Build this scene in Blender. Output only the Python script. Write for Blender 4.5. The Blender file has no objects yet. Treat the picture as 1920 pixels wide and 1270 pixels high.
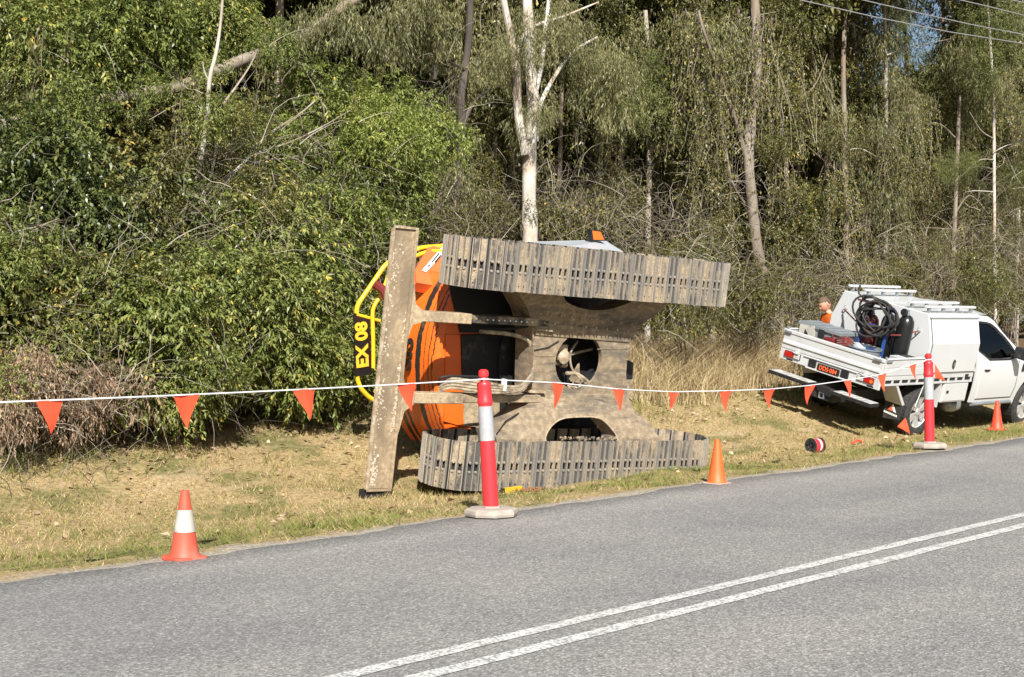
import bpy, bmesh, math, random
import numpy as np
from mathutils import Vector, Matrix, Quaternion

# ------------------------------------------------------------------ camera, light, exposure
scene = bpy.context.scene
F_PX, CX, CY, CAM_H = 2774.0, 960.0, 635.0, 1.53
PITCH = math.atan(25 / F_PX)
cam = bpy.data.objects.new('camera', bpy.data.cameras.new('camera'))
scene.collection.objects.link(cam)
cam.data.sensor_fit = 'HORIZONTAL'; cam.data.sensor_width = 36.0
cam.data.lens = 36.0 * F_PX / 1920.0
cam.data.clip_start = 0.1; cam.data.clip_end = 2000
cam.location = (0, 0, CAM_H); cam.rotation_euler = (math.pi / 2 - PITCH, 0, 0)
scene.camera = cam

SUN_EL = math.radians(36); SUN_H = Vector((0.122, -0.993)).normalized()
SUN_DIR = Vector((SUN_H.x * math.cos(SUN_EL), SUN_H.y * math.cos(SUN_EL), math.sin(SUN_EL)))
world = bpy.data.worlds.new('World'); scene.world = world; world.use_nodes = True
wn = world.node_tree
sky = wn.nodes.new('ShaderNodeTexSky'); sky.sky_type = 'NISHITA'; sky.sun_disc = False
sky.sun_elevation = SUN_EL; sky.sun_rotation = math.atan2(SUN_H.x, SUN_H.y)
sky.air_density = 1.0; sky.dust_density = 1.2; sky.ozone_density = 1.0
wn.links.new(sky.outputs[0], wn.nodes['Background'].inputs[0])
wn.nodes['Background'].inputs[1].default_value = 0.05
sun = bpy.data.objects.new('sun', bpy.data.lights.new('sun', 'SUN'))
scene.collection.objects.link(sun)
sun.data.energy = 5.0; sun.data.angle = math.radians(0.53); sun.data.color = (1.0, 0.965, 0.91)
sun.rotation_euler = (-SUN_DIR).to_track_quat('-Z', 'Y').to_euler(); sun.location = (-5, -30, 30)
vs = scene.view_settings
vs.view_transform = 'Standard'; vs.look = 'None'; vs.gamma = 1.0; vs.exposure = 0.95; vs.use_curve_mapping = False
scene.render.engine = 'CYCLES'
cy = scene.cycles
cy.max_bounces = 5; cy.diffuse_bounces = 2; cy.glossy_bounces = 3; cy.transmission_bounces = 4; cy.transparent_max_bounces = 6
cy.use_denoising = True; cy.use_adaptive_sampling = True; cy.adaptive_threshold = 0.008
cy.sample_clamp_indirect = 6.0

COL = scene.collection
RNG = np.random.default_rng(7)
random.seed(5)

# ------------------------------------------------------------------ coordinates
# road frame: s along the road (to the right, away), t across it (towards the forest)
D2 = np.array([0.663, 0.749]); D2 /= np.linalg.norm(D2); N2 = np.array([-D2[1], D2[0]])
def st2xy(s, t): return s * D2[0] + t * N2[0], s * D2[1] + t * N2[1]
def xy2st(x, y): return x * D2[0] + y * D2[1], x * N2[0] + y * N2[1]
T_EDGE = 8.12
_pt = [-60, 0, 1.2, 8.0, 8.2, 8.7, 9.5, 10.4, 11.2, 12.0, 13.5, 16, 20, 40, 140]
_pz = [-.3, -.1, -.03, -.03, -.012, -.035, -.095, -.15, -.03, .2, .5, .8, 1.0, 1.5, 2.5]
def ground_z(s, t):
    s = np.asarray(s, float); t = np.asarray(t, float)
    ts = t + 0.25 * np.sin(s * 0.31 + 1.0) * np.clip((t - 10.5) / 3, 0, 1)
    z = np.interp(ts, _pt, _pz)
    amp = np.clip((t - 8.25) / 1.2, 0, 1)
    z = z + amp * (0.018 * np.sin(s * 2.1 + t * 1.3) + 0.012 * np.sin(s * 4.7 - t * 3.9 + 1.7) + 0.02 * np.sin(t * 1.9 - s * .7))
    return z
def gz(x, y):
    s, t = xy2st(x, y); return float(ground_z(s, t))
_cp, _sp = math.cos(PITCH), math.sin(PITCH)
def ray(x, y):
    u = (x - CX) / F_PX; v = (CY - y) / F_PX
    return Vector((u, _cp + v * _sp, -_sp + v * _cp))
def at_depth(x, y, Y):
    r = ray(x, y); return Vector((0, 0, CAM_H)) + r * (Y / r.y)
def at_t(x, y, t):                       # where the ray meets the vertical plane at road offset t
    r = ray(x, y); k = t / (r.x * N2[0] + r.y * N2[1]); return Vector((0, 0, CAM_H)) + r * k
def on_ground(x, y):
    r = ray(x, y); k = 4.0
    while k < 60:
        p = Vector((0, 0, CAM_H)) + r * k
        if p.z <= gz(p.x, p.y): return p
        k += 0.02
    return p

# ------------------------------------------------------------------ mesh helpers
class MB:
    def __init__(self): self.v = []; self.f = []; self.m = []
    def add(self, vs, fs, mi=0):
        o = len(self.v); self.v += [tuple(p) for p in vs]
        self.f += [tuple(i + o for i in f) for f in fs]; self.m += [mi] * len(fs)
    def hexa(self, p, mi=0):            # 8 corners: bottom 4 ccw, top 4 ccw
        self.add(p, [(3, 2, 1, 0), (4, 5, 6, 7), (0, 1, 5, 4), (1, 2, 6, 5), (2, 3, 7, 6), (3, 0, 4, 7)], mi)
    def box(self, x0, x1, y0, y1, z0, z1, mi=0):
        self.hexa([(x0, y0, z0), (x1, y0, z0), (x1, y1, z0), (x0, y1, z0), (x0, y0, z1), (x1, y0, z1), (x1, y1, z1), (x0, y1, z1)], mi)
    def prism(self, poly, z0, z1, ax=(0, 1, 2), mi=0):   # poly in axes ax[0],ax[1]; extruded along ax[2]
        n = len(poly); P = []
        for z in (z0, z1):
            for a, b in poly:
                q = [0, 0, 0]; q[ax[0]] = a; q[ax[1]] = b; q[ax[2]] = z; P.append(q)
        self.add(P, [tuple(range(n - 1, -1, -1)), tuple(range(n, 2 * n))] + [(i, (i + 1) % n, n + (i + 1) % n, n + i) for i in range(n)], mi)
    def tube(self, pts, r, n=8, cap=True, mi=0):
        pts = [Vector(p) for p in pts]; k = len(pts)
        rs = list(r) if hasattr(r, '__len__') else [r] * k
        V = []; t0 = (pts[1] - pts[0]).normalized()
        u = t0.orthogonal().normalized()
        for i, p in enumerate(pts):
            t = (pts[min(i + 1, k - 1)] - pts[max(i - 1, 0)]).normalized()
            u = (u - t * u.dot(t)); u = u.normalized() if u.length > 1e-6 else t.orthogonal().normalized()
            w = t.cross(u)
            for j in range(n):
                a = 2 * math.pi * j / n
                V.append(p + (u * math.cos(a) + w * math.sin(a)) * rs[i])
        Fs = [(i * n + j, i * n + (j + 1) % n, (i + 1) * n + (j + 1) % n, (i + 1) * n + j) for i in range(k - 1) for j in range(n)]
        if cap: Fs += [tuple(range(n - 1, -1, -1)), tuple(range((k - 1) * n, k * n))]
        self.add(V, Fs, mi)
    def lathe(self, prof, n=24, axis=2, off=(0, 0, 0), mi=0, cap=True):   # prof: (r, h)
        V = []
        for r, h in prof:
            for j in range(n):
                a = 2 * math.pi * j / n; c, s = r * math.cos(a), r * math.sin(a)
                q = [(h, c, s), (s, h, c), (c, s, h)][axis]
                V.append((q[0] + off[0], q[1] + off[1], q[2] + off[2]))
        k = len(prof)
        Fs = [(i * n + j, i * n + (j + 1) % n, (i + 1) * n + (j + 1) % n, (i + 1) * n + j) for i in range(k - 1) for j in range(n)]
        if cap: Fs += [tuple(range(n - 1, -1, -1)), tuple(range((k - 1) * n, k * n))]
        self.add(V, Fs, mi)
    def mesh(self, name, mats, smooth=False, bevel=0):
        me = bpy.data.meshes.new(name); me.from_pydata(self.v, [], self.f)
        for m in (mats if isinstance(mats, (list, tuple)) else [mats]): me.materials.append(m)
        if any(self.m): me.polygons.foreach_set('material_index', self.m)
        me.update()
        bm = bmesh.new(); bm.from_mesh(me)
        bmesh.ops.recalc_face_normals(bm, faces=bm.faces)
        if bevel:
            es = [e for e in bm.edges if len(e.link_faces) == 2 and e.calc_face_angle(0) > 0.6]
            bmesh.ops.bevel(bm, geom=es, offset=bevel, segments=2 if bevel > .008 else 1, affect='EDGES', profile=.6, clamp_overlap=True)
        bm.to_mesh(me); bm.free()
        if smooth:
            me.polygons.foreach_set('use_smooth', [True] * len(me.polygons))
            try: me.set_sharp_from_angle(angle=math.radians(38))
            except Exception: pass
        return me
    def build(self, name, mats, parent=None, smooth=False, bevel=0):
        return link(name, self.mesh(name, mats, smooth, bevel), parent)
def link(name, data, parent=None):
    o = bpy.data.objects.new(name, data); COL.objects.link(o)
    if parent is not None: o.parent = parent
    return o
def tag(o, label=None, cat=None, group=None, kind=None):
    if label: o['label'] = label
    if cat: o['category'] = cat
    if group: o['group'] = group
    if kind: o['kind'] = kind
    return o
def thing(name, label, cat, M=None, group=None):
    o = bpy.data.objects.new(name, None); COL.objects.link(o); o.empty_display_size = .2
    if M is not None:
        if isinstance(M, Matrix): o.matrix_world = M
        else: o.location = M
    return tag(o, label, cat, group)
def copy_tree(o, parent=None):
    c = o.copy(); COL.objects.link(c); c.parent = parent
    for ch in list(o.children): copy_tree(ch, c)
    return c
def basis(o, X, Y, Z):
    M = Matrix.Identity(4)
    for i in range(3): M[i][0], M[i][1], M[i][2], M[i][3] = X[i], Y[i], Z[i], o[i]
    return M
def np_mesh(name, V, Fq, mat_, attrs=None, smooth=False):      # V (n,3), Fq (m,k) constant-size faces
    me = bpy.data.meshes.new(name); V = np.ascontiguousarray(V, np.float32); Fq = np.ascontiguousarray(Fq, np.int32)
    me.vertices.add(len(V)); me.vertices.foreach_set('co', V.ravel())
    k = Fq.shape[1]; me.loops.add(Fq.size); me.loops.foreach_set('vertex_index', Fq.ravel())
    me.polygons.add(len(Fq)); me.polygons.foreach_set('loop_start', np.arange(0, Fq.size, k, dtype=np.int32))
    me.polygons.foreach_set('loop_total', np.full(len(Fq), k, np.int32))
    if smooth: me.polygons.foreach_set('use_smooth', np.ones(len(Fq), bool))
    for m in (mat_ if isinstance(mat_, (list, tuple)) else [mat_]): me.materials.append(m)
    me.update(calc_edges=True)
    for an, av in (attrs or {}).items():
        a = me.attributes.new(an, 'FLOAT', 'POINT'); a.data.foreach_set('value', np.ascontiguousarray(av, np.float32))
    return me
def text_mesh(body, size, mat_, name, parent, M, extrude=.002, shear=0, bold=0, sx=1.0):
    cu = bpy.data.curves.new(name, 'FONT'); cu.body = body; cu.size = size; cu.extrude = extrude
    cu.align_x = 'CENTER'; cu.align_y = 'CENTER'; cu.shear = shear; cu.offset = bold; cu.resolution_u = 3
    tmp = bpy.data.objects.new('tmp', cu); COL.objects.link(tmp)
    dg = bpy.context.evaluated_depsgraph_get(); me = bpy.data.meshes.new_from_object(tmp.evaluated_get(dg))
    bpy.data.objects.remove(tmp); me.materials.clear(); me.materials.append(mat_)
    o = link(name, me, parent); o.matrix_local = M @ Matrix.Diagonal((sx, 1, 1, 1)); return o

# ------------------------------------------------------------------ materials
def new_mat(name):
    m = bpy.data.materials.new(name); m.use_nodes = True
    nt = m.node_tree; return m, nt, nt.nodes['Principled BSDF']
def ramp(nt, stops, src, interp='LINEAR'):
    r = nt.nodes.new('ShaderNodeValToRGB'); r.color_ramp.interpolation = interp
    el = r.color_ramp.elements
    while len(el) < len(stops): el.new(0.5)
    for e, (p, c) in zip(el, stops): e.position = p; e.color = (*c, 1) if len(c) == 3 else c
    nt.links.new(src, r.inputs[0]); return r.outputs[0]
def noise(nt, scale, detail=4, rough=.55, coord=None, dist=0, vec_scale=None):
    n = nt.nodes.new('ShaderNodeTexNoise'); n.inputs['Scale'].default_value = scale
    n.inputs['Detail'].default_value = detail; n.inputs['Roughness'].default_value = rough; n.inputs['Distortion'].default_value = dist
    if coord is None:
        tc = nt.nodes.new('ShaderNodeTexCoord'); coord = tc.outputs['Object']
    if vec_scale:
        mp = nt.nodes.new('ShaderNodeMapping'); mp.inputs['Scale'].default_value = vec_scale
        nt.links.new(coord, mp.inputs[0]); coord = mp.outputs[0]
    nt.links.new(coord, n.inputs['Vector']); return n.outputs['Fac']
def mixc(nt, fac, a, b):
    m = nt.nodes.new('ShaderNodeMix'); m.data_type = 'RGBA'
    if hasattr(fac, 'links'): nt.links.new(fac, m.inputs[0])
    else: m.inputs[0].default_value = fac
    for s, i in ((a, 6), (b, 7)):
        if hasattr(s, 'links'): nt.links.new(s, m.inputs[i])
        else: m.inputs[i].default_value = (*s, 1)
    return m.outputs[2]
def bump(nt, p, src, strength=.3, dist=.01):
    b = nt.nodes.new('ShaderNodeBump'); b.inputs['Strength'].default_value = strength; b.inputs['Distance'].default_value = dist
    nt.links.new(src, b.inputs['Height']); nt.links.new(b.outputs[0], p.inputs['Normal'])
def band(nt, src, lo, hi):
    m = nt.nodes.new('ShaderNodeMapRange'); m.inputs[1].default_value = lo; m.inputs[2].default_value = hi
    nt.links.new(src, m.inputs[0]); return m.outputs[0]
def mathn(nt, op, a, b=0.0):
    m = nt.nodes.new('ShaderNodeMath'); m.operation = op
    for s, i in ((a, 0), (b, 1)):
        if hasattr(s, 'links'): nt.links.new(s, m.inputs[i])
        else: m.inputs[i].default_value = s
    return m.outputs[0]
def simple(name, col, rough=.6, metal=0, var=.12, scale=6, dirt=None, dirt_amt=(.55, .7), bmp=0, spec=.5, coat=0):
    m, nt, p = new_mat(name)
    n = noise(nt, scale)
    c = ramp(nt, [(.3, tuple(x * (1 - var) for x in col)), (.7, tuple(min(1, x * (1 + var)) for x in col))], n)
    if dirt:
        n2 = noise(nt, scale * .6, 8, .7)
        c = mixc(nt, band(nt, n2, *dirt_amt), c, dirt)
    nt.links.new(c, p.inputs['Base Color'])
    p.inputs['Roughness'].default_value = rough; p.inputs['Metallic'].default_value = metal
    p.inputs['Specular IOR Level'].default_value = spec; p.inputs['Coat Weight'].default_value = coat
    if bmp: bump(nt, p, noise(nt, scale * 6, 5), bmp, .01)
    return m

MUD = (.29, .205, .115); MUDL = (.40, .31, .19)
M = {}
def muddy(name, base, mud=MUD, amt=(.42, .62), scale=5, rough=.8, streak=(1, 1, 1), hi=None, metal=0, objvar=0.0, grease=None):
    m, nt, p = new_mat(name)
    co = None
    if objvar:
        tc = nt.nodes.new('ShaderNodeTexCoord'); ob = nt.nodes.new('ShaderNodeObjectInfo'); va = nt.nodes.new('ShaderNodeVectorMath'); va.operation = 'ADD'
        nt.links.new(tc.outputs['Object'], va.inputs[0]); nt.links.new(mathn(nt, 'MULTIPLY', ob.outputs['Random'], 37.0), va.inputs[1]); co = va.outputs[0]
    n = noise(nt, scale, 8, .68, co, vec_scale=streak)
    n2 = noise(nt, scale * 7, 5, .6, co)
    mudc = ramp(nt, [(.3, tuple(x * .72 for x in mud)), (.5, mud), (.72, hi or tuple(min(1, x * 1.4) for x in mud))], n2)
    oi = nt.nodes.new('ShaderNodeObjectInfo')
    nn = mathn(nt, 'ADD', n, mathn(nt, 'MULTIPLY', mathn(nt, 'SUBTRACT', oi.outputs['Random'], .5), objvar))
    c = mixc(nt, band(nt, nn, *amt), base, mudc)
    if grease:
        c = mixc(nt, mathn(nt, 'MULTIPLY', band(nt, noise(nt, 3.2, 9, .75, vec_scale=(.5, 2.6, 1), dist=.6), .54, .66), .8), c, grease)
        c = mixc(nt, mathn(nt, 'MULTIPLY', band(nt, noise(nt, 60, 3, .6, vec_scale=(.12, 1, 1)), .60, .72), .5), c, tuple(min(1, x * 1.9) for x in mud))
    nt.links.new(c, p.inputs['Base Color']); p.inputs['Roughness'].default_value = rough
    p.inputs['Specular IOR Level'].default_value = .3
    bump(nt, p, n2, .5, .012)
    return m
M['shoe'] = muddy('track steel with dried mud', (.072, .066, .060), (.30, .235, .155), (.46, .60), 7, .75, (1, .45, 1), objvar=.16)
M['grouser'] = muddy('worn grouser steel', (.19, .178, .16), (.36, .29, .2), (.42, .72), 9, .6, (1, .3, 1), objvar=.1)
M['frame'] = muddy('belly plate under dried mud', (.085, .076, .066), (.225, .172, .112), (.36, .54), 2.2, .8, (.45, 1.9, 1), hi=(.34, .275, .185), grease=(.055, .05, .048))
M['blade'] = muddy('blade steel with clay', (.19, .145, .095), (.31, .235, .15), (.40, .6), 3.5, .8, (1.4, .5, 1))
M['clay'] = muddy('pale clay crust', (.27, .20, .125), (.42, .35, .26), (.45, .6), 14, .95)
M['arm'] = muddy('black arm with dust', (.035, .035, .036), (.33, .26, .165), (.47, .66), 3.0, .6)
M['arm_dusty'] = muddy('dusty tan arm', (.16, .125, .085), (.36, .28, .18), (.35, .55), 4.0, .7)
M['black'] = muddy('dusty black steel', (.018, .018, .02), (.13, .11, .085), (.56, .8), 5, .45)
M['dark'] = simple('near black rubber and shade', (.012, .012, .013), .7)  # near black; also stands in for shade in slots and recesses
M['hose'] = muddy('dusty hose', (.10, .085, .065), (.36, .29, .2), (.35, .6), 12, .7)
M['yellow'] = simple('yellow rail paint', (.72, .46, .02), .4, 0, .08, 5, (.35, .25, .1), (.62, .8))
M['cab_grey'] = simple('pale grey cab panel', (.36, .38, .40), .35, 0, .06)
M['glass'] = simple('dark glass', (.012, .014, .015), .06, 0, .05, spec=.6)
def clear_glass():
    m, nt, p = new_mat('tinted side glass')
    t = nt.nodes.new('ShaderNodeBsdfTransparent'); t.inputs[0].default_value = (.55, .57, .56, 1)
    g = nt.nodes.new('ShaderNodeBsdfGlossy'); g.inputs['Roughness'].default_value = .02
    f = nt.nodes.new('ShaderNodeFresnel'); f.inputs[0].default_value = 1.45; mx = nt.nodes.new('ShaderNodeMixShader')
    nt.links.new(f.outputs[0], mx.inputs[0]); nt.links.new(t.outputs[0], mx.inputs[1]); nt.links.new(g.outputs[0], mx.inputs[2]); nt.links.new(mx.outputs[0], nt.nodes['Material Output'].inputs[0]); return m
M['side_glass'] = clear_glass()
M['white'] = simple('white vehicle paint', (.49, .50, .50), .3, 0, .02, 2, (.55, .5, .42), (.66, 1.0), coat=.3)
M['white_tray'] = simple('white powder coat', (.45, .46, .46), .5, 0, .05, 4, (.30, .27, .23), (.56, .85))
M['tyre'] = simple('tyre rubber', (.022, .022, .022), .85, 0, .2, 20, (.12, .1, .075), (.5, .9))
M['alloy'] = simple('alloy wheel', (.62, .62, .63), .35, .6, .05)
M['checker'] = simple('aluminium tread plate', (.55, .54, .52), .45, .5, .15, 12, (.25, .22, .18), (.5, .8))
M['red_lens'] = simple('red lamp lens', (.33, .012, .01), .15, 0, .1)
M['amber_lens'] = simple('amber lamp lens', (.6, .13, .02), .15, 0, .1)
M['clear_lens'] = simple('clear lamp lens', (.5, .5, .5), .12, .2, .1)
M['flag'] = simple('orange flag fabric', (.78, .075, .025), .7, 0, .08, 8)
M['cone_orange'] = simple('orange cone rubber', (.74, .11, .02), .55, 0, .06, 6, (.45, .16, .07), (.6, .85))
M['cone_red'] = simple('faded red cone rubber', (.55, .075, .04), .6, 0, .08, 6, (.42, .16, .11), (.5, .72))
M['cone_bright'] = simple('bright orange red cone rubber', (.70, .06, .025), .5, 0, .05, 6)
M['bollard'] = simple('bollard plastic', (.62, .028, .035), .42, 0, .05, 4, (.5, .1, .09), (.6, .9))
M['reflective'] = simple('grey reflective sleeve', (.33, .34, .35), .45, 0, .08, 9, (.24, .23, .22), (.5, .8))
M['reflective_old'] = simple('scuffed white reflective sleeve', (.40, .38, .335), .6, 0, .12, 9, (.17, .14, .11), (.50, .64))
M['rubber_base'] = simple('dusty rubber base', (.33, .285, .24), .9, 0, .18, 9, (.16, .14, .12), (.55, .75), .2)
M['rope'] = simple('white rope', (.62, .62, .62), .8)
M['plate_black'] = simple('black plate', (.012, .01, .01), .4)
M['plate_red'] = simple('orange red lettering', (.75, .12, .04), .5)
M['sign_yellow'] = simple('yellow lettering', (.80, .44, .03), .45)
M['white_print'] = simple('white print', (.72, .72, .70), .5)
M['black_print'] = simple('black print', (.014, .014, .015), .5)
M['galv'] = simple('galvanised steel', (.30, .33, .35), .4, .5, .15, 6)
M['grey_lid'] = simple('grey plastic lid', (.17, .19, .20), .55, 0, .1)
M['red_cyl'] = simple('maroon cylinder paint', (.13, .014, .013), .45, 0, .1)
M['black_cyl'] = simple('black cylinder paint', (.010, .011, .011), .28, 0, .1)
M['blue'] = simple('blue trolley paint', (.022, .065, .24), .45, 0, .1, 6, (.35, .35, .36), (.6, .75))
M['red_strap'] = simple('red strap', (.16, .028, .022), .7)
M['skin'] = simple('skin', (.50, .255, .175), .55, 0, .06, 20)
M['hair'] = simple('short brown hair', (.10, .062, .038), .8, 0, .3, 90)
M['shirt'] = simple('orange work shirt', (.68, .13, .008), .8, 0, .05, 8)
M['navy'] = simple('navy work trousers', (.015, .02, .045), .85)
M['boot'] = simple('tan boots', (.16, .09, .045), .8)

# house paint: orange with black torn stripes that follow the curve of the counterweight
def orange_striped():
    m, nt, p = new_mat('orange paint with torn black stripes')
    tc = nt.nodes.new('ShaderNodeTexCoord'); sx = nt.nodes.new('ShaderNodeSeparateXYZ'); nt.links.new(tc.outputs['Object'], sx.inputs[0])
    tear = noise(nt, 5.5, 6, .75)
    z = mathn(nt, 'ADD', sx.outputs[2], mathn(nt, 'MULTIPLY', mathn(nt, 'SUBTRACT', tear, .5), .09))
    tot = None
    for c0, w in ((-1.295, .042), (-1.10, .008), (-1.045, .006), (-1.185, .005), (-1.62, .03), (-1.74, .045)):
        d = mathn(nt, 'ABSOLUTE', mathn(nt, 'SUBTRACT', z, c0)); b = mathn(nt, 'LESS_THAN', d, w)
        tot = b if tot is None else mathn(nt, 'MAXIMUM', tot, b)
    ng = noise(nt, 3, 6, .6)
    col = ramp(nt, [(.3, (.62, .105, .010)), (.7, (.74, .145, .014))], ng)
    col = mixc(nt, tot, col, (.02, .018, .016))
    col = mixc(nt, band(nt, noise(nt, 2.2, 8, .7), .55, .72), col, (.30, .16, .07))
    nt.links.new(col, p.inputs['Base Color']); p.inputs['Roughness'].default_value = .42
    return m
M['orange_striped'] = orange_striped()
M['orange'] = simple('orange machine paint', (.74, .125, .014), .42, 0, .06, 3, (.34, .17, .08), (.6, .75))
M['orange_pale'] = simple('pale orange machine paint', (.78, .155, .045), .45, 0, .05, 3)  # paler orange for the sloping hood shoulder

# ------------------------------------------------------------------ ground, road, markings
def road_mats():
    m, nt, p = new_mat('worn chip seal asphalt')
    tc = nt.nodes.new('ShaderNodeTexCoord'); co = tc.outputs['Object']
    vo = nt.nodes.new('ShaderNodeTexVoronoi'); vo.inputs['Scale'].default_value = 95; nt.links.new(co, vo.inputs['Vector'])
    hs = nt.nodes.new('ShaderNodeSeparateColor'); nt.links.new(vo.outputs['Color'], hs.inputs[0])
    grain = ramp(nt, [(0, (.10, .097, .091)), (.45, (.207, .202, .190)), (.8, (.303, .295, .278)), (1, (.51, .495, .465))], hs.outputs[0])
    n2 = noise(nt, 34, 3, .6, co); grain = mixc(nt, .35, grain, ramp(nt, [(.3, (.135, .132, .124)), (.7, (.31, .302, .285))], n2))
    big = noise(nt, .55, 5, .6, co); fineline = noise(nt, 1.3, 8, .75, co)
    wheel = noise(nt, .5, 3, .5, co, vec_scale=(.12, 1.5, 1))
    tone = ramp(nt, [(.3, (.84, .84, .86)), (.7, (1.12, 1.11, 1.08))], big)
    tone2 = ramp(nt, [(.35, (.88, .88, .89)), (.65, (1.10, 1.09, 1.07))], wheel)
    mul = nt.nodes.new('ShaderNodeMix'); mul.data_type = 'RGBA'; mul.blend_type = 'MULTIPLY'; mul.inputs[0].default_value = 1
    nt.links.new(grain, mul.inputs[6]); nt.links.new(tone, mul.inputs[7])
    mu2 = nt.nodes.new('ShaderNodeMix'); mu2.data_type = 'RGBA'; mu2.blend_type = 'MULTIPLY'; mu2.inputs[0].default_value = 1
    nt.links.new(mul.outputs[2], mu2.inputs[6]); nt.links.new(tone2, mu2.inputs[7])
    tar = mathn(nt, 'MULTIPLY', band(nt, noise(nt, 2.6, 6, .7, co, vec_scale=(.35, 2.2, 1)), .67, .74), .55); oil = mathn(nt, 'MULTIPLY', band(nt, noise(nt, 7, 2, .5, co), .74, .80), .6)
    cfin = mixc(nt, oil, mixc(nt, tar, mu2.outputs[2], (.10, .10, .10)), (.06, .06, .06)); nt.links.new(cfin, p.inputs['Base Color']); p.inputs['Roughness'].default_value = .88; p.inputs['Specular IOR Level'].default_value = .25
    bump(nt, p, vo.outputs['Distance'], .6, .006)
    m2, nt, p = new_mat('worn white line paint')
    tc = nt.nodes.new('ShaderNodeTexCoord'); co = tc.outputs['Object']
    vo = nt.nodes.new('ShaderNodeTexVoronoi'); vo.inputs['Scale'].default_value = 62; nt.links.new(co, vo.inputs['Vector'])
    wear = mathn(nt, 'ADD', mathn(nt, 'MULTIPLY', vo.outputs['Distance'], .55), mathn(nt, 'MULTIPLY', noise(nt, 9, 6, .7, co), .6))
    c = mixc(nt, band(nt, wear, .57, .70), (.56, .55, .52), (.27, .265, .25))
    nt.links.new(c, p.inputs['Base Color']); p.inputs['Roughness'].default_value = .7
    bump(nt, p, vo.outputs['Distance'], .5, .005)
    return m, m2
M['asphalt'], M['line'] = road_mats()

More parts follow.
